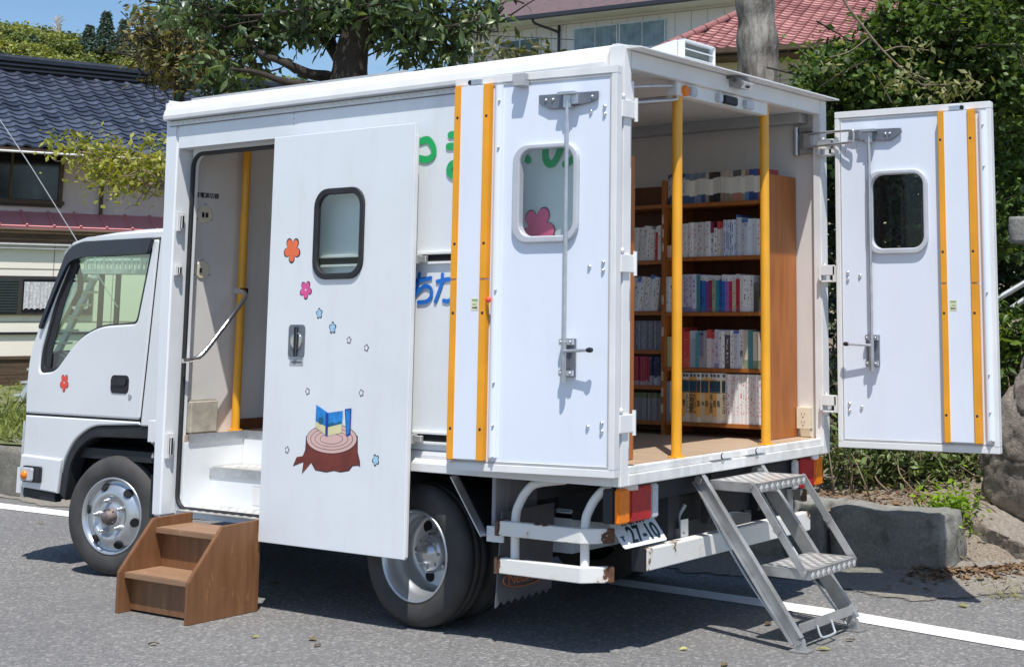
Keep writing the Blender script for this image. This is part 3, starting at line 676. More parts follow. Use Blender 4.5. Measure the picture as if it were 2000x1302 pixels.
# roof, front and back skin lofted across the width
topp = [(-4.775, .46), (-4.80, .62), (-4.80, .90), (-4.785, 1.20), (-4.765, 1.285)]
ys = [(CY0+.004, -.05, .05), (CY0+.02, -.022, .022), (CY0+.06, -.006, .006), (CY0+.2, .0, 0), (.955, .012, -.012)]
ys = ys+[(BW-y, a, b) for y, a, b in ys[-2::-1]]
def loft(prof, nx, name, mt, par):
    m_ = MB(); vs = []
    for y, dz, dx in ys:
        for (x, z), (ax_, az_) in zip(prof, nx): vs.append((x+dx*ax_, y, z+dz*az_))
    k = len(prof); m_.add(vs, [(i*k+j, i*k+j+1, (i+1)*k+j+1, (i+1)*k+j) for i in range(len(ys)-1) for j in range(k-1)], 0, True)
    return m_.build(name, mt, par, fix=False)
rp = [(-4.46, 1.885), (-4.41, 1.945), (-4.33, 1.985), (-4.2, 2.006), (-4.0, 2.02), (-3.7, 2.03), (-3.40, 2.03)]
cabo = MB().box(-3.40, -3.378, CY0+.03, BW-CY0-.03, .62, 2.02).build('cab', CABW, truck, .01)
MB().box(-4.7, -3.40, CY0+.05, BW-CY0-.05, .66, .72).build('cab_floor', CHASS, cabo)
loft(rp, [(0, .9)]*7, 'cab_roof', CABW, cabo); loft(topp, [(1, 0)]*5, 'cab_front', CABW, cabo)
ws = MB(); ws.add([(-4.765, .2, 1.285), (-4.765, BW-.2, 1.285), (-4.45, BW-.22, 1.90), (-4.45, .22, 1.90)], [(0, 1, 2, 3)]); ws.build('windscreen', CABGL, cabo)
def cab_side(y, s, near):
    T = (lambda a, b, n: (a, y-n*s, b))
    win = rpoly([(-3.556, 1.925), (-4.235, 1.922), (-4.36, 1.865), (-4.522, 1.59), (-4.632, 1.277), (-4.636, 1.155), (-4.468, 1.168), (-4.242, 1.372), (-4.03, 1.447), (-3.668, 1.462)], [.05, .05, .05, .1, .05, .045, .06, .12, .10, .04])
    dr = MB(); out = rpoly([(-3.503, 1.955), (-3.598, .908), (-4.752, .908), (-4.762, 1.05), (-4.748, 1.276), (-4.615, 1.54), (-4.445, 1.87), (-4.37, 1.93), (-4.24, 1.955)], [.02, .02, 0, 0, .1, .1, .05, .05, .05])
    plate(dr, out, [win], -.035, 0, T, .012); door = dr.build('cab_door', CABW, cabo)
    fr_ = MB(); inner = [(a+(-4.05-a)*.055, b+(1.62-b)*.055) for a, b in win]
    plate(fr_, [(a-(-4.05-a)*.012, b-(1.62-b)*.012) for a, b in win], [inner], -.03, -.010, T, .002); wfr = fr_.build('window_seal', RUBBER, door)
    gl = MB(); gl.add([T(a, b, -.024) for a, b in win], [tuple(range(len(win)))]); gl.build('pane', CABGL, wfr)
    sp = MB(); sp.prism([(-4.36, 1.868), (-4.525, 1.59), (-4.634, 1.277), (-4.638, 1.153), (-4.545, 1.158), (-4.535, 1.28), (-4.44, 1.57), (-4.295, 1.85)], -.022, -.016, T); sp.build('window_channel', RUBBER, wfr)
    gp = MB(); gp.bar(T(-3.4965, 1.96, -.010), T(-3.593, .90, -.010), .02, .004, (1, 0, 0)); gp.bar(T(-4.75, .902, -.010), T(-3.59, .902, -.010), .004, .02, (0, 1, 0)); gp.build('door_gap', RUBBER, cabo)
    lo = MB(); plate(lo, rpoly([(-4.752, .896), (-3.602, .896), (-3.595, .878), (-4.061, .856), (-4.233, .766), (-4.322, .64), (-4.345, .56), (-4.757, .60)], [.0, 0, .0, .1, .08, .05, 0, .02]), [], -.035, -.002, T, .010)
    plate(lo, rpoly([(-4.758, .655), (-4.328, .645), (-4.345, .56), (-4.362, .442), (-4.745, .458), (-4.765, .56)], [.01, .0, .0, .0, .02, .05]), [], -.02, .010, T, .010); lo.build('cab_skirt', CABW, cabo)
    pi = MB(); plate(pi, [(-3.486, 1.975), (-3.489, 1.95), (-3.584, .905), (-3.584, .872), (-3.385, .872), (-3.385, 2.0)], [], -.035, -.001, T, .010); pi.build('rear_pillar', CABW, cabo)
    rl = MB(); plate(rl, rpoly([(-4.25, 1.963), (-4.385, 1.94), (-4.46, 1.885), (-4.44, 1.91), (-4.36, 1.962), (-4.22, 1.99), (-3.9, 2.0), (-3.385, 2.004), (-3.385, 1.98), (-3.5, 1.966)], 0), [], -.05, -.004, T, .004); rl.build('roof_edge', CABW, cabo)
    ar = MB(); outer = [(-3.40, .870), (-3.60, .872), (-4.061, .852), (-4.233, .762), (-4.325, .636), (-4.366, .44)]; inn = [(-4.30, .40), (-4.265, .62), (-4.18, .725), (-4.05, .79), (-3.60, .80), (-3.40, .80)]
    ar.prism(rpoly(outer+inn, [0, .05, .15, .1, .08, 0, 0, .06, .08, .12, .05, 0]), -.10, -.012, T); ar.box(-4.40, -3.42, min(y+s*.10, y+s*.45), max(y+s*.10, y+s*.45), .80, .86); ar.box(-4.42, -4.38, min(y+s*.02, y+s*.45), max(y+s*.02, y+s*.45), .40, .86); ar.build('wheel_arch', CHASS, cabo, .006)
    vz = MB(); vz.prism(rpoly([(-3.535, 1.965), (-4.25, 1.962), (-4.385, 1.915), (-4.50, 1.70), (-4.64, 1.44), (-4.615, 1.425), (-4.47, 1.68), (-4.36, 1.845), (-4.22, 1.868), (-3.575, 1.875)], [.02, .06, .06, .05, .02, .02, .1, .08, .05, .02]), .0, .022, T); vz.build('window_visor', mat('smoked_visor', (.02, .025, .045), .22, var=.2), door, .008)
    hn = MB(); hn.prism(rr(-3.887, -3.713, 1.054, 1.160, .03), -.002, .004, T); hn.prism(rr(-3.87, -3.73, 1.10, 1.148, .02), .004, .010, T, 1); hn.lathe([(.015, 0), (.014, .004)], T(-3.695, 1.04, .001), (0, -s, 0), 12, 2)
    hn.build('door_handle', [BLACK, RUBBER, ALU], door, .002)
    il = MB(); il.prism(rr(-4.70, -4.515, .495, .592, .012), .008, .030, T); ind = il.build('side_lamp', CHASS, cabo, .004)
    il = MB(); il.prism(rr(-4.70, -4.57, .503, .585, .015), .03, .045, T); il.build('lamp_lens', CLR, ind, .006); il = MB(); il.ball(T(-4.645, .54, .043), .028, 10); il.build('lamp_bulb', AMB, ind)
    sl = MB(); sl.prism([(-4.735, .455), (-4.39, .44), (-4.385, .386), (-4.60, .392), (-4.735, .40)], -.05, -.004, T); sl.build('lower_sill', CHASS, cabo, .006)
    fl_ = flower(door, 126, 747, .056, y, FRED, 1.57, .82, 5, True, .05, y_lift=.002) if near else None
cab_side(CY0, 1, True); cab_side(BW-CY0, -1, False)
r = MB(); r.box(-4.86, -4.76, .13, BW-.13, .385, .60); r.build('front_bumper', CABW, cabo, .03, seg=3)
for y in (.14, BW-.34):
    r = MB(); r.box(-4.835, -4.78, y, y+.2, .62, .87); r.build('headlamp', CLR, cabo, .02, seg=3)
r = MB(); r.prism([(-4.72, .75), (-4.72, 1.24), (-4.55, 1.30), (-4.42, 1.24), (-4.36, 1.0), (-4.40, .75)], .18, BW-.18, lambda a, b, n: (a, n, b)); r.box(-4.43, -4.37, .22, .40, 1.02, 1.16, 1); r.build('dashboard', [mat('dash_grey', (.10, .105, .11), .6), BLACK], cabo, .015)
for y in (.25, .75, 1.22):
    r = MB(); r.box(-4.0, -3.55, y, y+.42, .86, 1.0); r.box(-3.62, -3.5, y, y+.42, 1.0, 1.45); r.build('seat', mat('seat_cloth', (.06, .065, .07), .8), cabo, .03)
r = MB(); P = [(-4.24-.1*math.sin(t), 1.42+.19*math.cos(t), 1.26+.17*math.sin(t)) for t in [2*PI*i/24 for i in range(26)]]; r.tube(P, .014, 8); r.tube([(-4.24, 1.42, 1.26), (-4.42, 1.42, 1.1)], .03, 8); r.build('steering_wheel', BLACK, cabo)
r = MB(); r.tube(smooth_path([(-4.46, .22, 1.82), (-4.44, .21, 1.80), (-4.40, .205, 1.74), (-4.40, .205, 1.66), (-4.45, .21, 1.60), (-4.48, .22, 1.585)], 5), .018, 8); r.build('pillar_grip', BLACK, cabo)
r = MB(); r.box(-3.46, -3.42, .22, .45, .38, .87); r.bar((-3.44, .18, .74), (-3.36, .18, .44), .05, .015, (0, 1, 0)); r.tube(smooth_path([(-3.52, .15, .80), (-3.47, .12, .78), (-3.43, .15, .82)], 4), .006, 6, 1); r.tube(smooth_path([(-3.50, .15, .72), (-3.45, .11, .70), (-3.42, .15, .73)], 4), .006, 6, 1); r.box(-3.47, -3.44, .12, .22, .36, .60); r.build('cab_rear_guard', [CHASS, DULL], cabo)

# ================================================================== bookshelves and books
def bookshelf(label, y0, y1, uprights, rows, back_y, tall=2.28):
    t = thing('bookshelf', label, 'bookshelf', ((uprights[0]+uprights[-1])/2, (y0+y1)/2, .838))
    for x in uprights:
        r = MB(); r.box(x-.0125, x+.0125, y0, y1, .839, tall); r.build('upright', SHELF, t, .003)
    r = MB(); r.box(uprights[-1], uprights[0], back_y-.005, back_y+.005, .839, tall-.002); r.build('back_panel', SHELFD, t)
    for i in range(len(uprights)-1):
        for z in rows[min(i, len(rows)-1)]:
            r = MB(); r.box(uprights[i+1]+.013, uprights[i]-.013, y0+.006, y1-.012, z-.022, z); r.build('shelf_board', SHELF, t, .002)
    return t
rows_r = [2.14, 1.835, 1.525, 1.215, .915]; rows_l = [2.143, 1.822, 1.53, 1.31, 1.11, .913]
sh = bookshelf('orange brown wooden bookshelf full of books along the far wall inside the truck', 1.57, 1.868, [-.192, -.893, -1.56, -2.2], [rows_r, rows_l], 1.862)
for x, zs in ((-.893, (2.06, 1.98, 1.90, 1.60, 1.42, 1.17, 1.08, .99)), (-.192, (2.2, 2.05, 1.95, 1.75, 1.62, 1.44, 1.30))):
    for z in zs:
        r = MB(); r.box(x-.006, x+.006, 1.566, 1.5695, z-.03, z+.02); r.build('shelf_tag', mat('tag_paper', (.62, .50, .36), .6, var=.3, scale=30), sh)
bookshelf('wooden bookshelf against the near wall of which only the brown end panel shows', .045, .33, [-.192, -1.1, -2.1], [[2.14, 1.83, 1.52, 1.21, .915]], .05, 2.26)
_BM = {}
def bookmat(key, mid, top=None, bot=None, lo=.3, hi=.72, ink=(.05, .05, .06), amt=.42, sx=140):
    if key in _BM: return _BM[key]
    m = bpy.data.materials.new('book_'+key); nt = nodes(m); t = nt.nodes.new('ShaderNodeTexCoord')
    sp = nt.nodes.new('ShaderNodeSeparateXYZ'); lk(nt, t.outputs['Generated'], sp.inputs[0]); z = sp.outputs[2]
    oi = nt.nodes.new('ShaderNodeObjectInfo'); z = math_(nt, 'ADD', z, math_(nt, 'MULTIPLY', math_(nt, 'SUBTRACT', oi.outputs['Random'], .5), .07))
    seed = nt.nodes.new('ShaderNodeVectorMath'); seed.operation = 'ADD'
    cmb = nt.nodes.new('ShaderNodeCombineXYZ'); s = math_(nt, 'MULTIPLY', oi.outputs['Random'], 37.)
    for i in range(3): lk(nt, s, cmb.inputs[i])
    lk(nt, t.outputs['Object'], seed.inputs[0]); lk(nt, cmb.outputs[0], seed.inputs[1])
    c = mid
    if top: c = mixc(nt, math_(nt, 'GREATER_THAN', z, hi), c, top)
    if bot: c = mixc(nt, math_(nt, 'LESS_THAN', z, lo), c, bot)
    if amt:
        n = noise(nt, mapv(nt, seed.outputs[0], (1, .2, .6)), sx, 2, .5)
        k = math_(nt, 'GREATER_THAN', n, 1-amt)
        gx = math_(nt, 'MULTIPLY', math_(nt, 'LESS_THAN', math_(nt, 'ABSOLUTE', math_(nt, 'SUBTRACT', sp.outputs[0], .5)), .22), k)
        rng = math_(nt, 'MULTIPLY', math_(nt, 'GREATER_THAN', z, .14), math_(nt, 'LESS_THAN', z, .93))
        c = mixc(nt, math_(nt, 'MULTIPLY', gx, rng), c, ink)
    hs = nt.nodes.new('ShaderNodeHueSaturation'); lk(nt, math_(nt, 'ADD', math_(nt, 'MULTIPLY', oi.outputs['Random'], .38), .88), hs.inputs['Value'])
    if isinstance(c, tuple): hs.inputs['Color'].default_value = (*c, 1)
    else: lk(nt, c, hs.inputs['Color'])
    finish(nt, hs.outputs[0], .38); _BM[key] = m; return m
PAGES = mat('book_pages', (.72, .68, .58), .8, var=.1, scale=60)
INKB = mat('spine_ink', (.02, .02, .025), .5)
W = (.78, .78, .77); CRM = (.70, .64, .50)
bookmat('navywhite', (.60, .63, .68), (.05, .08, .16), (.06, .10, .22), .25, .86, (.05, .08, .2), .45)
for i, (a, b) in enumerate((((.16, .22, .30), (.05, .10, .22)), ((.20, .24, .26), (.16, .24, .36)), ((.05, .04, .035), (.03, .03, .03)), ((.45, .40, .32), (.30, .24, .18)), ((.10, .10, .10), (.45, .20, .15)), ((.35, .22, .14), (.10, .25, .45)), ((.06, .10, .28), (.04, .08, .25)), ((.35, .05, .05), (.40, .12, .10)))):
    bookmat('bunko%d' % i, (.70, .68, .60), a, b, .26, .79, (.20, .18, .16), .22)
bookmat('white', W, None, None, ink=(.10, .10, .12)); bookmat('whitered', W, None, None, ink=(.65, .06, .07), amt=.44); bookmat('whiteblue', (.66, .70, .76), (.10, .2, .5), None, .2, .9, (.06, .14, .42), .40)
bookmat('lavender', (.60, .58, .70), None, (.28, .25, .42), .12, .9, (.25, .10, .35), .45); bookmat('peach', (.66, .42, .32), None, None, ink=(.3, .1, .05), amt=.3); bookmat('greypurple', (.24, .22, .32), None, (.42, .36, .40), .35)
bookmat('maroon', (.66, .64, .66), (.22, .02, .06), None, .2, .68, (.1, .05, .08), .5); bookmat('redwhite', (.68, .62, .62), (.55, .08, .08), None, .2, .78, (.6, .1, .1), .4)
bookmat('stripe', (.60, .66, .74), None, None, ink=(.10, .18, .42), amt=.5, sx=60); bookmat('circles', (.62, .68, .74), (.66, .70, .74), None, .3, .85, (.15, .3, .5), .35)
for k, c in dict(sblue=(.03, .14, .48), spurple=(.18, .06, .24), smaroon=(.32, .04, .10), sgreen=(.40, .46, .30), steal=(.03, .28, .38), sviolet=(.30, .15, .48), sred=(.52, .04, .06), scream=(.58, .55, .42)).items():
    bookmat(k, c, (.66, .66, .68), tuple(x*.8+.05 for x in c), .12, .86, (.03, .03, .05), .42)
bookmat('teal', (.08, .28, .32), None, None, ink=(.5, .6, .6), amt=.3); bookmat('olive', (.10, .11, .08), (.14, .15, .13), (.09, .09, .09), .3, .7, (.3, .3, .25), .35)
bookmat('red', (.58, .06, .055), None, (.60, .10, .08), .3, .8, (.72, .55, .5), .34); bookmat('paleblue', (.36, .48, .55), (.50, .60, .66), None, .2, .8, (.12, .2, .3), .3); bookmat('grey', (.32, .32, .34), None, None, ink=(.55, .55, .55), amt=.35)
bookmat('blackwhite', (.10, .08, .09), (.5, .48, .48), None, .2, .9, (.6, .58, .58), .45); bookmat('cream', CRM, None, (.3, .36, .22), .2, .9, (.2, .15, .1), .3); bookmat('lgreen', (.46, .52, .30), None, None, amt=.25); bookmat('lyellow', (.66, .62, .32), None, None, amt=.25)
bookmat('thin', (.22, .24, .30), None, None, ink=(.5, .52, .55), amt=.4); bookmat('navy', (.03, .04, .10), None, (.4, .42, .48), .3, .9, (.5, .5, .55), .35); bookmat('crimson', (.42, .05, .09), None, (.5, .4, .42), .14, .9, (.6, .3, .3), .3); bookmat('olivegrey', (.26, .26, .27), (.16, .18, .09), None, .2, .82, (.4, .4, .4), .35)
bookmat('encyclo', (.90, .46, .12), (.70, .70, .70), (.80, .62, .45), .13, .89, (.2, .1, .05), .0); bookmat('encycream', (.78, .68, .46), (.70, .70, .70), (.80, .72, .58), .13, .89, amt=0)
PIC = mat('spine_picture', (.03, .09, .14), .4, var=.8, scale=60); PICD = mat('spine_emblem', (.10, .12, .12), .4, var=.9, scale=90)
def book(x0, w, z, h, key, label, group, depth=.145, lean=0., title=None, enc=False, y=1.585):
    m = MB(); c = .0022; hw = w/2-.0004
    m.box(-hw, hw, 0, .003, 0, h); m.box(-hw, -hw+c, .003, depth, 0, h); m.box(hw-c, hw, .003, depth, 0, h)
    m.box(-hw+c, hw-c, .003, depth-.004, .002, h-.003, 1)
    if enc:
        m.box(-hw*.97, hw*.97, -.0006, .0, h*.62, h*.835, 3); m.lathe([(hw*.72, 0), (hw*.5, .0008)], (0, -.0001, h*.945), (0, -1, 0), 14, 4)
        m.box(-hw, hw, -.0008, 0, h*.60, h*.615, 2); m.box(-hw, hw, -.0008, 0, h*.84, h*.85, 2)
    if title:
        sz = .0205 if len(title) < 4 else .56*h/len(title)*.82
        text(m, '\n'.join(title), sz, lambda a, b, n: (a, -.0006-n, h*.375+b), 2, thick=.0002, ext=.0002)
    o = m.build('book', [_BM[key], PAGES, INKB, PIC, PICD], None, 0, loc=(0, 0, 0), fix=False)
    o.location = (x0+w/2, y, z+.0006+abs(math.sin(lean))*w*.5); o.rotation_euler = (0, lean, 0)
    return tag(o, label, 'book', group)
def fill(x0, x1, z, seq, where, group):
    x = x0; i = 0
    for key, w, h, label, *ex in seq:
        if x+w > x1: break
        kw = dict(ex[0]) if ex else {}
        kw.setdefault('y', 1.585+random.uniform(-.004, .012)); w_ = w
        book(x, w, z, h, key, label+' '+where, group, **kw); x += w+.0006
R1 = [('navywhite', .0255, .172+.004*(i % 2), 'white paperback with a navy top and foot') for i in range(5)]
order = [0, 0, 1, 1, 0, 3, 2, 2, 2, 3, 3, 3, 4, 4, 3, 5, 6, 6, 7, 7]
nm = {0: 'blue', 1: 'grey blue', 2: 'black', 3: 'beige', 4: 'grey and rust', 5: 'brown and blue', 6: 'deep blue', 7: 'red'}
R1 += [('bunko%d' % k, .0262, .172+random.uniform(-.002, .003), 'cream banded paperback with %s ends' % nm[k]) for k in order]
fill(-.878, -.207, rows_r[0], R1, 'on the open top row', 'paperbacks in the open top row')
S = lambda k, w, h, l, **kw: (k, w, h, l, kw)
R2 = [S('peach', .03, .07, 'low peach coloured book'), S('greypurple', .034, .19, 'dark grey purple book'), S('greypurple', .034, .19, 'dark grey purple book')]
R2 += [S('white', .019, .19, 'thin white book with dark lettering')]*2+[S('whitered', .0215, .195, 'white book with red lettering')]*6+[S('white', .026, .197, 'wide white book with dark lettering'), S('maroon', .022, .195, 'pale book with a maroon top block'), S('white', .022, .16, 'short white book')]
R2 += [S('redwhite', .022, .195, 'white book with a red top')]*2+[S('stripe', .0125, .202, 'very thin pale blue booklet')]*6+[S('whiteblue', .012, .228, 'tallest thin book with a blue top'), S('circles', .026, .212, 'pale blue book with dark title')]
R2 += [S('whiteblue', .020, .198, 'white book with blue lettering')]*2+[S('circles', .026, .203, 'pale blue twin volume with a round emblem')]*2+[S('whitered', .022, .2, 'white book with red lettering')]*4
fill(-.878, -.207, rows_r[1], R2, 'on the second row from the top', 'books on the second row')
R3 = [S('white', .02, .2, 'white book with dark lettering')]*3+[S('lavender', .0225, .212, 'pale lavender book with purple lettering')]*6+[S('teal', .024, .205, 'teal book')]
R3 += [S(k, .0215, .205+random.uniform(-.004, .004), l+' book with a white top') for k, l in (('sblue', 'bright blue'), ('sblue', 'bright blue'), ('spurple', 'purple'), ('smaroon', 'maroon'), ('sgreen', 'pale green'), ('steal', 'dark teal'), ('sblue', 'bright blue'), ('sblue', 'bright blue'), ('sviolet', 'violet'), ('sred', 'scarlet'), ('scream', 'pale cream'), ('sred', 'scarlet'))]
R3 += [S('white', .0225, .20, 'white book with dark lettering')]*4+[S('olive', .02, .16, 'short dark olive book')]*3+[S('whiteblue', .02, .07, 'low white booklet')]
fill(-.878, -.207, rows_r[2], R3, 'on the middle row', 'books on the middle row')
R4 = [S('lgreen', .02, .17, 'pale green book'), S('lyellow', .02, .17, 'pale yellow book'), S('white', .03, .18, 'white book with dark lettering'), S('red', .045, .222, 'thick bright red book'), S('red', .04, .20, 'thick red book with a white lower block'), S('paleblue', .046, .205, 'thick pale blue book'), S('teal', .022, .19, 'dark teal book'), S('greypurple', .026, .18, 'dark grey purple book')]
R4 += [S('grey', .024, .205, 'grey book'), S('redwhite', .028, .212, 'salmon red and white book'), S('redwhite', .024, .2, 'salmon red and white book'), S('lavender', .028, .212, 'pale lavender book'), S('white', .018, .205, 'thin white book with dark lettering'), S('white', .018, .205, 'thin white book with dark lettering'), S('blackwhite', .034, .208, 'black book with white scrawl'), S('white', .024, .208, 'white book with dark lettering'), S('whiteblue', .028, .205, 'white book with blue lettering'), S('white', .03, .212, 'white book with large black title', title='果税', ), S('cream', .034, .208, 'wide cream book with a green foot'), S('teal', .03, .205, 'teal book'), S('cream', .026, .20, 'cream book with a green foot')]
fill(-.878, -.207, rows_r[3], R4, 'on the row above the encyclopedias', 'books on the fourth row')
T5 = ['恐竜', '動物', '人とくらし', '世界遺産', '大むかし', '鉄道', '鳥', '地球', '星と星座', '昆虫', '植物', '文字とことば']
EN = ['dinosaurs', 'animals', 'people', 'heritage', 'old times', 'railways', 'birds', 'the earth', 'stars', 'insects', 'plants', 'words']
R5 = [S('grey', .024, .22, 'grey book'), S('cream', .024, .225, 'cream book with a green foot'), S('redwhite', .026, .26, 'pinkish white tall book')]
R5 += [S('encycream' if i in (2, 6, 8, 10, 11) else 'encyclo', .0262, .272, '%s encyclopedia marked %s' % ('cream' if i in (2, 6, 8, 10, 11) else 'orange', T5[i]), title=T5[i], enc=True, depth=.2) for i in range(12)]
R5 += [S('whitered', .0173, .268, 'slim white volume with red lettering', depth=.2)]*16
fill(-.878, -.207, rows_r[4], R5, 'on the lowest row', 'tall volumes on the lowest row')
L2 = [S('white', .021, .205-random.uniform(0, .015), 'leaning white book with black lettering', lean=.06) for i in range(9)]+[S('whitered', .021, .18, 'shorter leaning white book with red lettering', lean=.06)]*2+[S('sred', .022, .195, 'red and blue book', lean=.04), S('white', .024, .2, 'upright white book')]
fill(-1.20, -.9, rows_l[1], L2, 'in the side bay upper row', 'books in the upper row of the side bay')
L3 = [S('whiteblue' if i % 4 == 1 else 'white', .022, .21-random.uniform(0, .02), ('leaning pale blue book' if i % 4 == 1 else 'leaning white book with dark lettering'), lean=.13) for i in range(12)]
fill(-1.22, -.925, rows_l[2], L3, 'in the side bay, second row', 'leaning books in the second row of the side bay')
fill(-1.2, -.907, rows_l[3], [S('thin', .0132, .165, 'thin grey magazine')]*22, 'in the side bay, third row', 'magazines in the third row of the side bay')
fill(-1.2, -.907, rows_l[4], [S('navy', .018, .16, 'dark navy book')]*4+[S('crimson', .0155, .163, 'crimson book')]*8+[S('navy', .0165, .165, 'dark navy book with a pale foot')]*6, 'in the side bay, fourth row', 'books in the fourth row of the side bay')
fill(-1.2, -.907, rows_l[5], [S('olivegrey', .0145, .155, 'thin grey book with an olive top')]*20, 'in the side bay, lowest row', 'books in the lowest row of the side bay')

# ================================================================== steps and bag
ws_ = thing('step_box', 'brown wooden two step box standing below the open side door', 'steps', (-2.57, -.27, 0))
for x0, x1 in ((-2.865, -2.838), (-2.310, -2.283)):
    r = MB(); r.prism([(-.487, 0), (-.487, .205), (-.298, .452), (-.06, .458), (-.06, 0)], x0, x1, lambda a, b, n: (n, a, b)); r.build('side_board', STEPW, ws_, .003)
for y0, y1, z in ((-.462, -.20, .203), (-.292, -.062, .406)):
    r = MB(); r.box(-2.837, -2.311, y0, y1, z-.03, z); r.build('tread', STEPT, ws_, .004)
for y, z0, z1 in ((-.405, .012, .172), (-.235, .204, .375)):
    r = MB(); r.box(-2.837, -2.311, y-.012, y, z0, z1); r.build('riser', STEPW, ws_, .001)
fs = thing('folding_steps', 'grey metal folding steps with two chequer plate treads at the rear of the truck', 'steps', (.27, .93, 0))
FST = mat('step_steel', (.46, .46, .45), .42, .65, var=.22, scale=10, bump=.06, grime=.3)
for x0, x1, z in ((.0, .275, .722), (.285, .548, .352)):
    r = MB(); r.box(x0+.004, x1-.001, .70, 1.155, z-.045, z-.004); a = r.build('tread', FST, fs, .003)
    treadplate('tread_plate', x0, x1, .702, 1.153, z, a, [FST, CHKH], .062)
    r = MB()
    for i in range(9):
        y = .725+i*.0505; r.add([(x1+.001, y-.02, z-.024), (x1+.001, y, z-.044), (x1+.001, y+.02, z-.024), (x1+.001, y, z-.006), (x1+.004, y, z-.024)], [(0, 1, 4), (1, 2, 4), (2, 3, 4), (3, 0, 4)])
    r.build('edge_stud', CHKH, a)
for y, s in ((.668, 1), (1.188, -1)):
    p0, p1 = Vector((-.035, y, .735)), Vector((.505, y, .045)); d = (p1-p0).normalized(); q = Vector((d.z, 0, -d.x))
    r = MB(); r.bar(p0, p1, .062, .006, q); r.bar(p0+q*.031+Vector((0, -s*.012, 0)), p1+q*.031+Vector((0, -s*.012, 0)), .03, .005, (0, 1, 0)); r.bar(p0-q*.031+Vector((0, -s*.012, 0)), p1-q*.031+Vector((0, -s*.012, 0)), .03, .005, (0, 1, 0)); rl = r.build('side_rail', FST, fs, .001)
    r = MB(); r.tube([p0+Vector((.01, -.03, -.01)), p0+Vector((.01, .03, -.01))], .02, 12); r.build('pivot', DULL, rl)
    r = MB(); r.bar((.245, y+s*.02, .712), (.525, y+s*.02, .335), .036, .006, (1, 0, .8))
    for t in (0, 1): r.lathe([(.012, -.006), (.012, .006)], (.245+.28*t, y+s*.02-s*.006, .712-.377*t), (0, 1, 0), 10, 1)
    r.lathe([(.022, 0), (.022, .008)], (.385, y+s*.02-.008, .524), (0, 1, 0), 14, 0); r.build('strut', [FST, DULL], fs)
    r = MB(); r.box(.47, .565, y-.035, y+.035, 0.001, .009); r.prism([(-.025, .009), (.025, .009), (.015, .055), (-.015, .055)], -.015, .015, lambda a, b, n: (.515+a, y+n, b)); r.tube([(.515, y-.024, .042), (.515, y+.024, .042)], .012, 8); r.build('foot', FST, fs, .002)
    pp = [p0+q*.035+Vector((0, -.02, 0)), p0*.6+p1*.4+q*.075+Vector((0, -.02, 0)), p0*.3+p1*.7+q*.07+Vector((0, -.02, 0)), p1+q*.035+Vector((0, -.02, -.02))]
    r = MB(); r.tube(smooth_path([p0*1+q*.040, p0*.7+p1*.3+q*.058, p0*.4+p1*.6+q*.064, p1+q*.038], 6), .006, 6); r.build('cable', STEELG, fs)
r = MB(); r.box(.50, .512, .675, 1.182, .075, .118); r.build('cross_bar', FST, fs, .002)
r = MB(); r.tube(smooth_path([(.515, .82, .09), (.53, .82, .05), (.54, .835, .035), (.54, .94, .035), (.53, .955, .05), (.515, .955, .09)], 4), .006, 8); r.build('pull_handle', STEELG, fs)
r = MB(); r.box(-3.25, -3.16, .135, .325, .8395, 1.03)
bag = r.build('cloth_bag', mat('bag_cloth', (.40, .36, .29), .85, var=.25, scale=12, bump=.6, bscale=30), None, .012, seg=3); tag(bag, 'upright grey beige cloth bag on the floor inside the side doorway', 'bag')

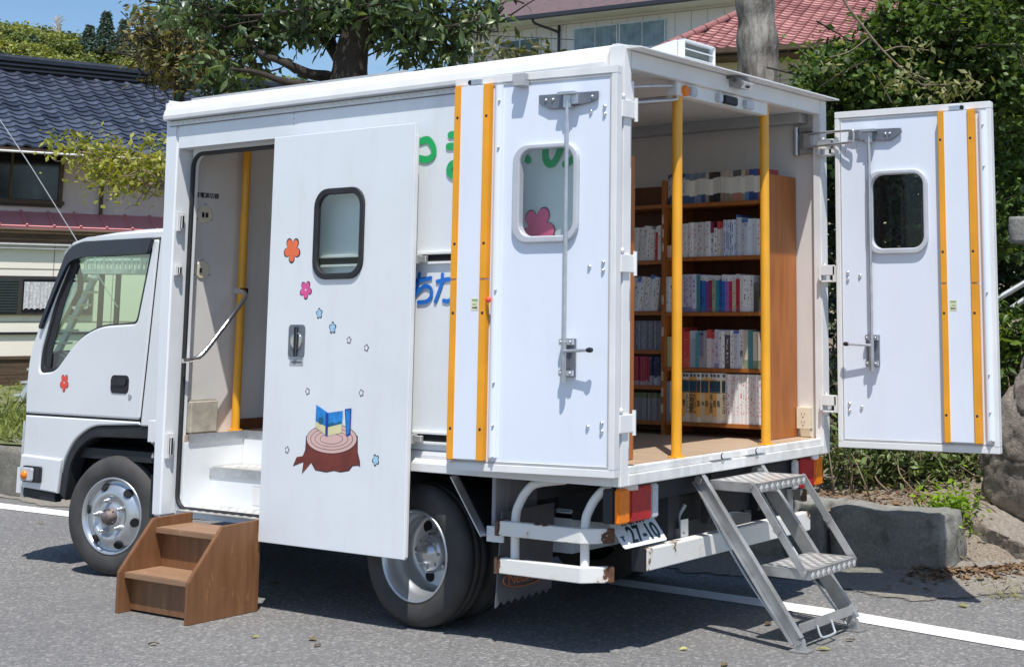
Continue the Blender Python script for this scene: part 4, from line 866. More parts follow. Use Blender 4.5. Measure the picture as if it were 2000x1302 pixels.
# ================================================================== ground
def ground_mat():
    m = bpy.data.materials.new('asphalt'); nt = nodes(m); t = nt.nodes.new('ShaderNodeTexCoord').outputs['Object']
    v = nt.nodes.new('ShaderNodeTexVoronoi'); v.inputs['Scale'].default_value = 72; lk(nt, t, v.inputs['Vector'])
    v2 = nt.nodes.new('ShaderNodeTexVoronoi'); v2.inputs['Scale'].default_value = 210; lk(nt, t, v2.inputs['Vector'])
    sx = nt.nodes.new('ShaderNodeSeparateColor'); lk(nt, v.outputs['Color'], sx.inputs[0]); s2 = nt.nodes.new('ShaderNodeSeparateColor'); lk(nt, v2.outputs['Color'], s2.inputs[0])
    a = ramp(nt, sx.outputs[0], [(0, (0.096, 0.095, 0.092)), (.45, (0.170, 0.167, 0.161)), (.8, (0.232, 0.224, 0.215)), (.97, (0.453, 0.436, 0.408))])
    b = ramp(nt, s2.outputs[1], [(0, (0.091, 0.088, 0.086)), (.7, (0.215, 0.208, 0.200)), (.96, (0.408, 0.396, 0.373))])
    c = mixc(nt, .45, a, b)
    big = noise(nt, t, .5, 5, .6); c = mixc(nt, math_(nt, 'MULTIPLY', ramp(nt, big, [(.35, (1, 1, 1)), (.65, (0, 0, 0))]), .42), c, (.12, .12, .123))
    st_ = noise(nt, t, 3.3, 6, .7); c = mixc(nt, math_(nt, 'MULTIPLY', ramp(nt, st_, [(.56, (0, 0, 0)), (.75, (1, 1, 1))]), .38), c, (.25, .235, .21))
    crack = nt.nodes.new('ShaderNodeTexVoronoi'); crack.feature = 'DISTANCE_TO_EDGE'; crack.inputs['Scale'].default_value = .32
    wv = nt.nodes.new('ShaderNodeTexNoise'); wv.inputs['Scale'].default_value = 1.5; wv.inputs['Detail'].default_value = 6; lk(nt, t, wv.inputs['Vector'])
    lk(nt, mixc(nt, .12, t, wv.outputs['Color']), crack.inputs['Vector'])
    ck = ramp(nt, crack.outputs['Distance'], [(.002, (1, 1, 1)), (.005, (0, 0, 0))])
    c = mixc(nt, math_(nt, 'MULTIPLY', ck, .0), c, (.03, .03, .03))
    finish(nt, c, .85, 0, math_(nt, 'ADD', v.outputs['Distance'], math_(nt, 'MULTIPLY', v2.outputs['Distance'], .5)), .35, .005, .3); return m
r = MB(); r.add([(-250, -120, 0), (120, -120, 0), (120, 250, 0), (-250, 250, 0)], [(0, 1, 2, 3)]); r.build('parking_lot', ground_mat(), None, kind='structure', loc=(0, 0, 0))
def paint_mat():
    m = bpy.data.materials.new('line_paint'); nt = nodes(m); t = nt.nodes.new('ShaderNodeTexCoord').outputs['Object']
    n = noise(nt, t, 45, 6, .7); w = noise(nt, t, 3, 4)
    c = ramp(nt, math_(nt, 'ADD', n, math_(nt, 'MULTIPLY', w, .12)), [(.30, (.25, .245, .235)), (.40, (.76, .76, .74)), (.7, (.84, .84, .82))])
    finish(nt, c, .7, 0, n, .3, .004); return m
PNT = paint_mat()
r = MB(); P = [(-16, 1.80, 1.60), (-7.5, 1.665, 1.475), (-6.5, 1.675, 1.49), (-4, 1.68, 1.50), (-1.2, 1.66, 1.50), (-.25, 1.60, 1.435), (.35, 1.555, 1.375), (1.3, 1.40, 1.225), (3.0, 1.18, 1.0), (7, .75, .57)]
r.add([(x, y, .004) for x, a, b in P for y in (a, b)], [(2*i, 2*i+1, 2*i+3, 2*i+2) for i in range(len(P)-1)]); r.build('parking_line', PNT, None, kind='structure', loc=(0, 0, 0))

def yk(x):
    if x > .4: return 2.6+1.3*(x-.4)
    if x > -1.4: return 2.6
    return 2.6+(x+1.4)*.094
def hter(x, y):
    d = y-yk(x); k = min(1, max(0, (x+7)/4.))
    a = .43+.012*max(0, d-3)
    if x > .02: b = .01+.42*min(d, 1.2)+.2*max(0, d-1.2)
    else: b = .335+.10*min(d, .6)+.20*max(0, min(d-.6, 6))+.06*max(0, d-6.6)
    return a*(1-k)+b*k+.05*(mnoise.noise(Vector((x*.8, y*.8, 0))))*min(1, d)
def soil_mat():
    m = bpy.data.materials.new('soil_grass'); nt = nodes(m); t = nt.nodes.new('ShaderNodeTexCoord').outputs['Object']
    n = noise(nt, t, 6, 8, .68); fine = noise(nt, t, 70, 6, .7); sp = nt.nodes.new('ShaderNodeSeparateXYZ'); lk(nt, t, sp.inputs[0])
    soil = ramp(nt, fine, [(.3, (.10, .075, .055)), (.5, (.24, .195, .15)), (.72, (.42, .36, .29))])
    grass = ramp(nt, fine, [(.3, (.06, .09, .02)), (.7, (.22, .27, .07))])
    k = math_(nt, 'MULTIPLY', math_(nt, 'LESS_THAN', sp.outputs[0], -6.), ramp(nt, n, [(.40, (0, 0, 0)), (.52, (1, 1, 1))]))
    finish(nt, mixc(nt, k, soil, grass), .9, 0, fine, .6, .03); return m
r = MB(); xs = np.concatenate([np.linspace(-60, -12, 17), np.linspace(-11, 4, 61), np.linspace(5, 30, 14)]); ds = np.concatenate([np.linspace(.02, 4, 25), np.linspace(4.5, 12, 12), np.linspace(14, 80, 14)])
vs = []
for x in xs:
    for d in ds:
        y = yk(x)+d; vs.append((x, y, hter(x, y)))
    
nd = len(ds); r.add(vs, [(i*nd+j, (i+1)*nd+j, (i+1)*nd+j+1, i*nd+j+1) for i in range(len(xs)-1) for j in range(nd-1)], 0, True)
r.build('earth_bank', soil_mat(), None, kind='structure', loc=(0, 0, 0), fix=False)
# dirt washed out along the kerb
def dirt_mat():
    m = bpy.data.materials.new('dirt'); nt = nodes(m); t = nt.nodes.new('ShaderNodeTexCoord').outputs['Object']
    f = noise(nt, t, 55, 7, .7); n = noise(nt, t, 5, 6, .65)
    c = ramp(nt, f, [(.3, (.13, .115, .10)), (.55, (.25, .225, .19)), (.75, (.44, .40, .33))])
    p = finish(nt, c, .9, 0, f, .6, .01); o = nt.nodes.get('Material Output')
    a = nt.nodes.new('ShaderNodeAttribute'); a.attribute_name = 'edge'
    k = ramp(nt, math_(nt, 'ADD', a.outputs['Fac'], math_(nt, 'MULTIPLY', math_(nt, 'SUBTRACT', n, .5), 1.3)), [(.42, (0, 0, 0)), (.58, (1, 1, 1))])
    tr = nt.nodes.new('ShaderNodeBsdfTransparent'); x = nt.nodes.new('ShaderNodeMixShader'); lk(nt, k, x.inputs[0]); lk(nt, tr.outputs[0], x.inputs[1]); lk(nt, p.outputs[0], x.inputs[2])
    lk(nt, x.outputs[0], nt.nodes['Material Output'].inputs[0] if 'Material Output' in nt.nodes else o.inputs[0]); return m
def out_fix(m):
    return m
r = MB(); vs = []; ed = []
for i in range(60):
    x = -9+i*.22; y1 = yk(x)+.15
    for j in range(9):
        wd = (.70 if x > -1.6 else .42)+(.18 if x > .0 else 0)+.12*math.sin(i*.9); t_ = j/8; vs.append((x, y1-wd*t_, .0045+.085*(1-t_)**2.2)); ed.append(1 if t_ < .7 else max(0, (1-t_)/.3))
r.add(vs, [(i*9+j, i*9+j+1, (i+1)*9+j+1, (i+1)*9+j) for i in range(59) for j in range(8)], 0, True)
do = r.build('dirt_verge', dirt_mat(), None, kind='structure', loc=(0, 0, 0)); at = do.data.attributes.new('edge', 'FLOAT', 'POINT'); at.data.foreach_set('value', ed)

def stone_mat(name, lo, mid, hi, s=9., lichen=.3, cracks=0):
    m = bpy.data.materials.new(name); nt = nodes(m); t = nt.nodes.new('ShaderNodeTexCoord').outputs['Object']
    f = math_(nt, 'ADD', math_(nt, 'MULTIPLY', noise(nt, t, s*7, 8, .7), .55), math_(nt, 'MULTIPLY', noise(nt, t, s*24, 4, .7), .45)); n = noise(nt, t, s*.35, 5, .6)
    c = ramp(nt, f, [(.28, lo), (.5, mid), (.74, hi)])
    l = ramp(nt, n, [(.48, (0, 0, 0)), (.66, (1, 1, 1))]); c = mixc(nt, math_(nt, 'MULTIPLY', l, lichen), c, tuple(x*1.35 for x in hi))
    dk = ramp(nt, noise(nt, t, s*.9, 4), [(.3, (1, 1, 1)), (.45, (0, 0, 0))]); c = mixc(nt, math_(nt, 'MULTIPLY', dk, .55), c, tuple(x*.5 for x in lo))
    h = math_(nt, 'ADD', f, math_(nt, 'MULTIPLY', n, 2.))
    if cracks:
        v = nt.nodes.new('ShaderNodeTexVoronoi'); v.feature = 'DISTANCE_TO_EDGE'; v.inputs['Scale'].default_value = cracks
        w = nt.nodes.new('ShaderNodeTexNoise'); w.inputs['Scale'].default_value = 3.; w.inputs['Detail'].default_value = 5; lk(nt, t, w.inputs['Vector'])
        lk(nt, mixc(nt, .22, t, w.outputs['Color']), v.inputs['Vector'])
        k = ramp(nt, v.outputs['Distance'], [(.002, (1, 1, 1)), (.010, (0, 0, 0))]); c = mixc(nt, math_(nt, 'MULTIPLY', k, .7), c, (.03, .025, .02)); h = math_(nt, 'SUBTRACT', h, math_(nt, 'MULTIPLY', k, .45))
    finish(nt, c, .9, 0, h, .9, .02); return m
GRAN = stone_mat('granite', (.11, .11, .095), (.26, .255, .23), (.44, .43, .39), 7, .4); BOUL = stone_mat('boulder_stone', (.10, .083, .068), (.27, .23, .19), (.50, .44, .37), 5, .35, cracks=.75)
def rough_box(mb, x0, x1, y0, y1, z0, z1, amp=.03, k=7, seed=0, rnd=.06):
    bm = bmesh.new(); bmesh.ops.create_cube(bm, size=1.0); bmesh.ops.subdivide_edges(bm, edges=bm.edges[:], cuts=k, use_grid_fill=True)
    S_ = Vector((x1-x0, y1-y0, z1-z0)); C_ = Vector(((x0+x1)/2, (y0+y1)/2, (z0+z1)/2)); off = len(mb.v)
    for v in bm.verts:
        p = Vector(v.co)*2; q = p.normalized()*1.25
        p = p*(1-rnd*2)+Vector([max(-1, min(1, c)) for c in q])*rnd*2
        w = Vector((p.x*S_.x/2, p.y*S_.y/2, p.z*S_.z/2))+C_
        nn = mnoise.noise_vector(w*4+Vector((seed, 0, 0)))*amp+mnoise.noise_vector(w*13+Vector((seed, 3, 0)))*amp*.4; v.co = w+nn
    mb.add([tuple(v.co) for v in bm.verts], [tuple(v.index for v in f.verts) for f in bm.faces], 0, True); bm.free()
r = MB()
for i, (x0, x1, h) in enumerate(((-.385, .365, .375), (-1.0, -.415, .385), (-1.95, -1.03, .37), (-2.8, -2.0, .36), (-3.8, -2.85, .36), (-4.7, -3.85, .38))):
    rough_box(r, x0, x1, yk((x0+x1)/2)-.02, yk((x0+x1)/2)+.30, -.05, h, .036, 12, i*5, .07)
o = r.build('granite_kerb', GRAN, None); tag(o, 'low kerb of rough grey granite blocks behind the rear of the truck', 'kerb')
r = MB()
for i in range(10):
    x0 = -14.5+i*.98; rough_box(r, x0, x0+.95, yk(x0+.5)-.03, yk(x0+.5)+.35, -.05, .42+.03*math.sin(i*2.1), .035, 8, i*7+50, .08)
o = r.build('stone_wall', stone_mat('wall_stone', (.08, .075, .062), (.20, .185, .155), (.34, .32, .27), 7), None); tag(o, 'low rough stone wall holding the grass bank in front of the cab', 'wall')
def crag(front, y0, dep, seed, label, back=.8, amp=1.):
    bm = bmesh.new(); rg = random.Random(seed); cx = sum(p[0] for p in front)/len(front); cz = sum(p[1] for p in front)/len(front)
    for x, z in front:
        bm.verts.new((x, y0+.10+rg.uniform(-.04, .10), z)); bm.verts.new((cx+(x-cx)*back, y0+dep, cz+(z-cz)*back)); bm.verts.new((cx+(x-cx)*.55, y0+rg.uniform(-.06, .03), cz+(z-cz)*.55))
    r_ = bmesh.ops.convex_hull(bm, input=bm.verts[:]); bmesh.ops.delete(bm, geom=[v for v in bm.verts if not v.link_faces], context='VERTS')
    for k in range(5):
        es = [e for e in bm.edges if e.calc_length() > .035]
        bmesh.ops.subdivide_edges(bm, edges=es, cuts=1, use_grid_fill=True); bmesh.ops.triangulate(bm, faces=[f for f in bm.faces if len(f.verts) > 4])
        if k == 3: bmesh.ops.smooth_vert(bm, verts=bm.verts, factor=.25, use_axis_x=True, use_axis_y=True, use_axis_z=True)
    off = Vector((seed*2.3, seed, 0)); bm.normal_update()
    for v in bm.verts:
        p = Vector(v.co); cr = abs(mnoise.noise(p*2.3+off)); d = mnoise.noise(p*1.6+off)*.03+mnoise.noise(p*9+off)*.012+mnoise.noise(p*26+off)*.012-.03*max(0, .04-cr)/.04
        v.co = p+v.normal*d*amp
    m = MB(); m.add([tuple(v.co) for v in bm.verts], [tuple(q.index for q in f.verts) for f in bm.faces], 0, True) if not bm.verts.index_update() else None; bm.free()
    o = m.build('boulder', BOUL, None, fix=False); return tag(o, label, 'boulder')
crag([(.20, -.1), (.19, .28), (.27, .37), (.62, .20), (1.3, .05), (1.3, -.1)], 3.08, .6, 3, 'lower cracked boulder at the right end of the kerb')
crag([(.25, .36), (.28, .66), (.40, .93), (.55, 1.25), (.72, 1.55), (1.5, 1.7), (1.9, .5), (1.6, .0), (.66, .20), (.42, .33)], 3.27, .75, 8, 'tall dark leaning rock slab at the right edge behind the open door')
crag([(-1.5, .30), (-1.35, .37), (-.8, .43), (-.2, .42), (.1, .36), (.12, .28)], 3.12, .5, 12, 'flat pale rock half buried in the bank behind the kerb')

# ================================================================== vegetation
def leaf_object(name, parent, pts, size, mt, droop=.3, aspect=.42, up=.5, tints=None, kind=None, jit=.5, curl=.14):
    """many small folded leaves; pts Nx3 (world)"""
    n = len(pts); P = np.asarray(pts)
    L = size*RNG.uniform(1-jit, 1+jit, n)
    nm = RNG.normal(0, 1, (n, 3)); nm[:, 2] = np.abs(nm[:, 2])*(.4+up)+up; nm /= np.linalg.norm(nm, axis=1)[:, None]
    d = RNG.normal(0, 1, (n, 3)); d -= nm*(d*nm).sum(1)[:, None]; d /= np.linalg.norm(d, axis=1)[:, None]
    d[:, 2] -= droop; d /= np.linalg.norm(d, axis=1)[:, None]
    w = np.cross(nm, d); w /= np.linalg.norm(w, axis=1)[:, None]; nm = np.cross(d, w)
    l = L[:, None]; a = aspect/2
    base = P; tip = P+d*l-nm*l*curl; mid = P+d*l*.5+nm*l*.03
    lft = P+d*l*.45+w*l*a-nm*l*.05; rgt = P+d*l*.45-w*l*a-nm*l*.05
    V = np.stack([base, rgt, tip, lft, mid], 1).reshape(-1, 3)
    i0 = np.arange(n)*5
    F = np.concatenate([np.stack([i0, i0+1, i0+4], 1), np.stack([i0+1, i0+2, i0+4], 1), np.stack([i0+2, i0+3, i0+4], 1), np.stack([i0+3, i0, i0+4], 1)])
    me = bpy.data.meshes.new(name); off = np.array(root_of(parent).location) if parent is not None else P.mean(0)
    me.vertices.add(len(V)); me.vertices.foreach_set('co', (V-off).ravel())
    me.loops.add(F.size); me.loops.foreach_set('vertex_index', F.ravel().astype(np.int32))
    me.polygons.add(len(F)); me.polygons.foreach_set('loop_start', np.arange(len(F))*3)
    me.update(calc_edges=True)
    t = RNG.uniform(0, 1, n) if tints is None else np.clip(np.asarray(tints)+RNG.normal(0, .16, n), 0, 1)
    at = me.attributes.new('tint', 'FLOAT', 'POINT'); at.data.foreach_set('value', np.repeat(t, 5).astype(np.float32))
    me.materials.append(mt); o = bpy.data.objects.new(name, me); COL.objects.link(o)
    if parent is not None: o.parent = parent
    else: o.location = off.tolist()
    if kind: o['kind'] = kind
    return o
def blob(c, rad, n, sub=.28, per=14, shell=.55):
    """points in clumps spread through an ellipsoid; also a tint per point (random per clump)"""
    k = max(1, n//per); q = RNG.normal(0, 1, (k, 3)); q /= np.linalg.norm(q, axis=1)[:, None]
    q *= (shell+(1-shell)*RNG.uniform(0, 1, (k, 1)))**(1/1.5)
    cen = np.array(c)+q*np.array(rad); tt = RNG.uniform(.1, .9, k)
    idx = RNG.integers(0, k, n); p = cen[idx]+RNG.normal(0, sub, (n, 3))*np.array([1, 1, .7])
    return p, tt[idx]
def patch(list_, dep, spread, sub=.13, per=10):
    """clusters surveyed as (px,py,rx,ry,n) at a depth, each given a real thickness"""
    P = []; T = []
    for px, py, rx, ry, n in list_:
        d = dep+random.uniform(-spread, spread)*.6; s = d/FPX
        c = far(px, py, d); rd = np.array([rx*s, max(rx, ry)*s, ry*s]); p, t = blob(c, rd, n, sub=sub*d/15, per=per)
        P.append(p); T.append(t)
    return np.concatenate(P), np.concatenate(T)
BARK = stone_mat('bark', (.018, .014, .010), (.05, .038, .028), (.105, .082, .06), 8, .1)
BARKG = stone_mat('grey_bark', (.035, .03, .026), (.17, .15, .125), (.42, .385, .33), 2.6, .5)
def barkmat(name, lo, mid, hi):
    m = bpy.data.materials.new(name); nt = nodes(m); t = nt.nodes.new('ShaderNodeTexCoord').outputs['Object']
    a = noise(nt, mapv(nt, t, (1, 1, .28)), 9, 8, .7); b = noise(nt, mapv(nt, t, (1, 1, .5)), 3.2, 5, .6)
    c = ramp(nt, math_(nt, 'ADD', math_(nt, 'MULTIPLY', a, .65), math_(nt, 'MULTIPLY', b, .35)), [(.36, lo), (.48, mid), (.60, hi)])
    finish(nt, c, .95, 0, a, .9, .03); return m
BARKG = barkmat('grey_bark_streaked', (.045, .036, .03), (.21, .185, .155), (.44, .41, .36))
TWIG = mat('twig', (.20, .15, .10), .8, var=.3, scale=20)
def limb(mb, pts, r0, r1, n=10, wob=.04, seed=0):
    P = smooth_path(pts, 6); k = len(P); rs = []
    for i, p in enumerate(P):
        t = i/(k-1); w = mnoise.noise_vector(Vector(p)*1.3+Vector((seed, 0, 0)))*wob; P[i] = Vector(p)+w*(1 if 0 < i < k-1 else .3)
        rs.append((r0*(1-t)+r1*t)*(1+.12*mnoise.noise(Vector(p)*5)))
    return mb.tube(P, rs, n)
def twigs(mb, P, n, ln, r, seed=0):
    rg = random.Random(seed)
    for i in range(n):
        p = Vector(P[rg.randrange(len(P))]); d = Vector((rg.gauss(0, 1), rg.gauss(0, 1), rg.gauss(0, .7))).normalized()*ln*rg.uniform(.5, 1.2)
        mb.tube([p-d*.5, p+Vector((0, 0, rg.uniform(-.03, .03))), p+d*.5], [r, r*.8, r*.4], 4)
V3 = lambda px, py, d: Vector(far(px, py, d))

# the big glossy-leaved tree beyond the truck
D = 15.0; b0 = V3(672, 600, D); b0.z = hter(b0.x, b0.y)
tr = thing('broadleaf_tree', 'big broadleaf tree with large glossy dark leaves rising behind the truck roof', 'tree', b0)
r = MB(); limb(r, [b0-Vector((0, 0, .1)), V3(675, 300, D), V3(680, 160, D), V3(688, 90, D), V3(720, 10, D), V3(735, -120, D), V3(720, -320, D)], .27, .07, 14, .05)
limb(r, [V3(682, 150, D), V3(640, 85, D+.4), V3(610, 20, D+.6), V3(570, -80, D+.5)], .085, .03); limb(r, [V3(676, 168, D), V3(640, 150, D), V3(600, 143, D-.2), V3(550, 118, D-.3), V3(508, 100, D-.2), V3(470, 60, D)], .075, .02, 9)
limb(r, [V3(670, 185, D), V3(620, 168, D-.3), V3(560, 160, D-.5), V3(500, 140, D-.6), V3(450, 135, D-.7)], .06, .015, 9); limb(r, [V3(688, 110, D), V3(745, 60, D+.5), V3(820, 32, D+.8), V3(930, 12, D+.9)], .05, .01, 9)
limb(r, [V3(690, 130, D), V3(700, 145, D+.2), V3(700, 100, D+.2), V3(760, 50, D+.4)], .045, .015, 8)
limb(r, [V3(610, 20, D-.4), V3(520, 25, D-.3), V3(420, 30, D), V3(340, 20, D)], .026, .008, 8)
lst = [(430, 18, 85, 28, 620), (350, 8, 45, 16, 200), (540, 22, 100, 34, 900), (650, 8, 70, 30, 520), (735, 32, 75, 30, 760), (820, 38, 62, 40, 620), (810, 88, 44, 16, 190), (860, 82, 50, 34, 420), (880, 12, 50, 18, 160), (935, 28, 34, 24, 190), (965, 4, 25, 10, 60), (505, 78, 50, 26, 300), (450, 60, 50, 24, 260), (455, 140, 60, 24, 330), (850, 118, 26, 16, 70), (400, 110, 40, 18, 110), (590, 45, 70, 30, 420), (480, 40, 60, 26, 320), (690, 12, 60, 22, 300)]
lst = [(a, b, c, d, int(e*.56)) for a, b, c, d, e in lst]; lst += [(x, y, 130, 60, 70) for x, y in ((380, -90), (520, -110), (650, -100), (780, -100), (900, -80), (620, -230), (780, -230), (700, -340))]
P, T = patch(lst, D, .8, .16, 16); twigs(r, P, 420, .45, .011, 3); r.build('trunk', BARK, tr)
LBIG = leafmat('glossy_leaf', (.026, .055, .022), (.19, .27, .11), .36, .35, .6)
leaf_object('crown', tr, P, .14, LBIG, .55, .40, .45, T)
# the yellowing tree to its left
D = 17.0; b0 = V3(330, 600, D); b0.z = hter(b0.x, b0.y)
tr = thing('yellowing_tree', 'thin tree with brownish yellow leaves in front of the hill left of the big tree', 'tree', b0)
r = MB(); limb(r, [b0, V3(340, 300, D), V3(350, 200, D), V3(340, 120, D), V3(330, 40, D)], .10, .02); limb(r, [V3(348, 190, D), V3(400, 130, D), V3(440, 90, D)], .04, .012); limb(r, [V3(345, 150, D), V3(300, 95, D), V3(280, 60, D)], .035, .01)
P, T = patch([(320, 95, 50, 28, 520), (370, 118, 56, 30, 560), (300, 45, 28, 22, 200), (420, 115, 44, 28, 320), (335, 60, 40, 22, 260), (345, 148, 44, 12, 160), (400, 70, 40, 24, 180), (285, 105, 20, 18, 90)], D, .6)
twigs(r, P, 260, .5, .009, 5); r.build('trunk', BARK, tr); leaf_object('crown', tr, P, .10, leafmat('bronze_leaf', (.075, .085, .03), (.34, .28, .11), .5, .4), .4, .42, .4, T)
# branch with yellow-green leaves reaching out from behind the box
D = 13.5; b0 = V3(420, 560, D); b0.z = hter(b0.x, b0.y)
tr = thing('young_tree', 'young tree reaching out yellow green leaves left of the truck box', 'tree', b0)
r = MB(); limb(r, [b0, V3(415, 450, D), V3(400, 385, D), V3(330, 372, D), V3(265, 352, D), V3(200, 310, D), V3(150, 296, D)], .05, .008, 8); limb(r, [V3(330, 372, D), V3(280, 335, D-.1), V3(240, 345, D-.2)], .018, .006, 6); limb(r, [V3(200, 312, D), V3(235, 300, D), V3(275, 300, D)], .014, .006, 6); limb(r, [V3(415, 450, D), V3(430, 330, D), V3(440, 240, D)], .035, .01, 8)
lst = [(145, 293, 20, 12, 110), (175, 288, 20, 12, 100), (215, 312, 28, 14, 180), (255, 325, 32, 20, 260), (290, 345, 26, 20, 220), (215, 350, 26, 18, 190), (240, 368, 22, 8, 90), (310, 282, 14, 8, 50), (195, 335, 12, 10, 60), (305, 318, 16, 18, 110), (440, 300, 40, 60, 150)]
P, T = patch(lst, D, .3); twigs(r, P, 90, .22, .005, 6); r.build('trunk', TWIG, tr); leaf_object('crown', tr, P, .072, leafmat('lime_leaf', (.16, .20, .03), (.52, .50, .10), .4, .45), -.55, .44, .25, T)
# sapling top seen above the roof
D = 13.0; b0 = V3(1020, 520, D); b0.z = hter(b0.x, b0.y)
tr = thing('sapling', 'leafy sapling top just showing over the truck roof by the white house', 'tree', b0)
r = MB(); limb(r, [b0, V3(1015, 300, D), V3(1000, 150, D), V3(1000, 105, D)], .035, .006, 7); P, T = patch([(985, 112, 28, 12, 70), (1030, 110, 26, 14, 70), (1060, 102, 12, 8, 16), (1000, 150, 60, 26, 160), (1030, 220, 60, 40, 150)], D, .3)
twigs(r, P, 40, .3, .005, 7); r.build('trunk', TWIG, tr); leaf_object('crown', tr, P, .105, leafmat('sapling_leaf', (.04, .055, .018), (.20, .20, .07), .4, .4), .3, .38, .3, T)
# mottled grey trunk whose crown is above the picture
D = 14.5; b0 = V3(1484, 600, D); b0.z = hter(b0.x, b0.y)
tr = thing('grey_barked_tree', 'tall tree with a thick mottled grey bare trunk behind the truck', 'tree', b0)
r = MB(); limb(r, [b0-Vector((0, 0, .1)), V3(1486, 400, D), V3(1485, 200, D), V3(1480, 60, D), V3(1476, -40, D), V3(1470, -180, D), V3(1480, -400, D)], .25, .16, 20, .03); limb(r, [V3(1472, -200, D), V3(1400, -320, D), V3(1320, -400, D)], .10, .03); limb(r, [V3(1474, -240, D), V3(1560, -350, D), V3(1640, -420, D)], .10, .03)
r.build('trunk', BARKG, tr); P, T = patch([(1330, -390, 120, 70, 500), (1480, -460, 140, 80, 600), (1640, -420, 120, 70, 500)], D, .8); leaf_object('crown', tr, P, .13, LBIG, .4, .42, .4, T)
# dark green maples on the right
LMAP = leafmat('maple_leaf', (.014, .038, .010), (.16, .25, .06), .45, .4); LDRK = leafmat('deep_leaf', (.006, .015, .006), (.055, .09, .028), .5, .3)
def maple(label, D, base, trunk, lst, size, lm, tw=140, sp=.7, dens=1.):
    lst = [(a, b, c, d, int(e*dens)) for a, b, c, d, e in lst]
    b = V3(base, 640, D); b.z = hter(b.x, b.y); t = thing('maple_tree', label, 'tree', b, None)
    r = MB(); limb(r, [b]+[V3(x, y, D) for x, y in trunk], .11, .02, 10, .06); P, T = patch(lst, D, sp); twigs(r, P, tw, .5, .008, int(D*7)); r.build('trunk', BARK, t); leaf_object('crown', t, P, size, lm, .15, .75, .6, T); return t
maple('dark leafy maple filling the upper right corner behind the open door', 10.6, 1830, [(1830, 400), (1850, 200), (1840, 0), (1800, -150)],
      [(1660, 150, 60, 50, 700), (1620, 110, 55, 24, 260), (1590, 165, 40, 26, 240), (1755, 95, 55, 55, 800), (1800, 50, 90, 60, 1300), (1900, 80, 90, 80, 1500), (1760, 170, 80, 50, 900), (1860, 190, 80, 60, 1000), (1960, 190, 60, 70, 900), (1600, 200, 30, 20, 180), (1640, 215, 50, 30, 300), (1960, 20, 60, 50, 800), (1990, 330, 50, 90, 800), (1960, 420, 40, 80, 600), (1620, 260, 30, 40, 240), (1830, -80, 160, 80, 700), (1960, -80, 100, 80, 500)], .058, LMAP, 200, .6, 1.6)
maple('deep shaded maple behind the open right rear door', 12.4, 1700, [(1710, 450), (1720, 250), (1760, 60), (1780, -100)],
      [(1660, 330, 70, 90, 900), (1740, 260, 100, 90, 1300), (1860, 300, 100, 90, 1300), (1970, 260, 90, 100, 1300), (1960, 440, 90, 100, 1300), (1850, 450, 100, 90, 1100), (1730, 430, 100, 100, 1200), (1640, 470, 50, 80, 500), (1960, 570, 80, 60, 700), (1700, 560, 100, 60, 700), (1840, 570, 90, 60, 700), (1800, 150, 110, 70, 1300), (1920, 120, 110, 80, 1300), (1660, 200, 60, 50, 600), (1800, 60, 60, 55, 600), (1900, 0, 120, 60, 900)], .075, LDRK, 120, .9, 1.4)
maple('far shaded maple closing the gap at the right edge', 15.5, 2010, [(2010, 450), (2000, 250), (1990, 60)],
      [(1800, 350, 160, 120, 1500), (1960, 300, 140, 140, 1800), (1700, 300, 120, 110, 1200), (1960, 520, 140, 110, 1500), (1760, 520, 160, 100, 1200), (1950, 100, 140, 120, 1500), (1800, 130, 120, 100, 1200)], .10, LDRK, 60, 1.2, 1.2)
# thin hanging branch crossing in front of the maples
D = 9.4; p0 = V3(1985, 300, D)
tr = thing('hanging_branch_tree', 'slender bare branch with a few pale leaf sprays hanging before the dark maples', 'tree', (p0.x, p0.y, hter(p0.x, p0.y)))
r = MB(); bb = V3(2150, 640, D); bb.z = hter(bb.x, bb.y); limb(r, [bb, V3(2120, 300, D), V3(1980, -120, D), V3(1760, -130, D), V3(1660, -40, D)], .06, .014, 8)
r.tube(smooth_path([V3(1660, -40, D), V3(1645, -5, D), V3(1680, 45, D), V3(1722, 95, D), V3(1770, 140, D), V3(1810, 170, D)], 5), [.012]*25+[.009], 5) if False else limb(r, [V3(1660, -40, D), V3(1645, -5, D), V3(1680, 45, D), V3(1722, 95, D), V3(1770, 140, D), V3(1810, 172, D)], .012, .005, 6, .01)
for q in ([(1728, 100), (1760, 90), (1815, 98)], [(1765, 135), (1800, 150), (1850, 178)], [(1800, 165), (1850, 165), (1905, 158)], [(1700, 70), (1660, 100), (1620, 112)]): limb(r, [V3(x, y, D) for x, y in q], .006, .003, 5, .01)
P, T = patch([(1800, 98, 30, 8, 34), (1770, 160, 30, 12, 44), (1840, 172, 30, 12, 44), (1890, 160, 26, 10, 34), (1820, 190, 20, 8, 20), (1640, 112, 24, 8, 24), (1745, 150, 14, 8, 16)], D, .1)
r.build('trunk', TWIG, tr); leaf_object('crown', tr, P, .055, leafmat('pale_leaf', (.16, .17, .06), (.36, .36, .16), .5, .4), .25, .5, .4, T)
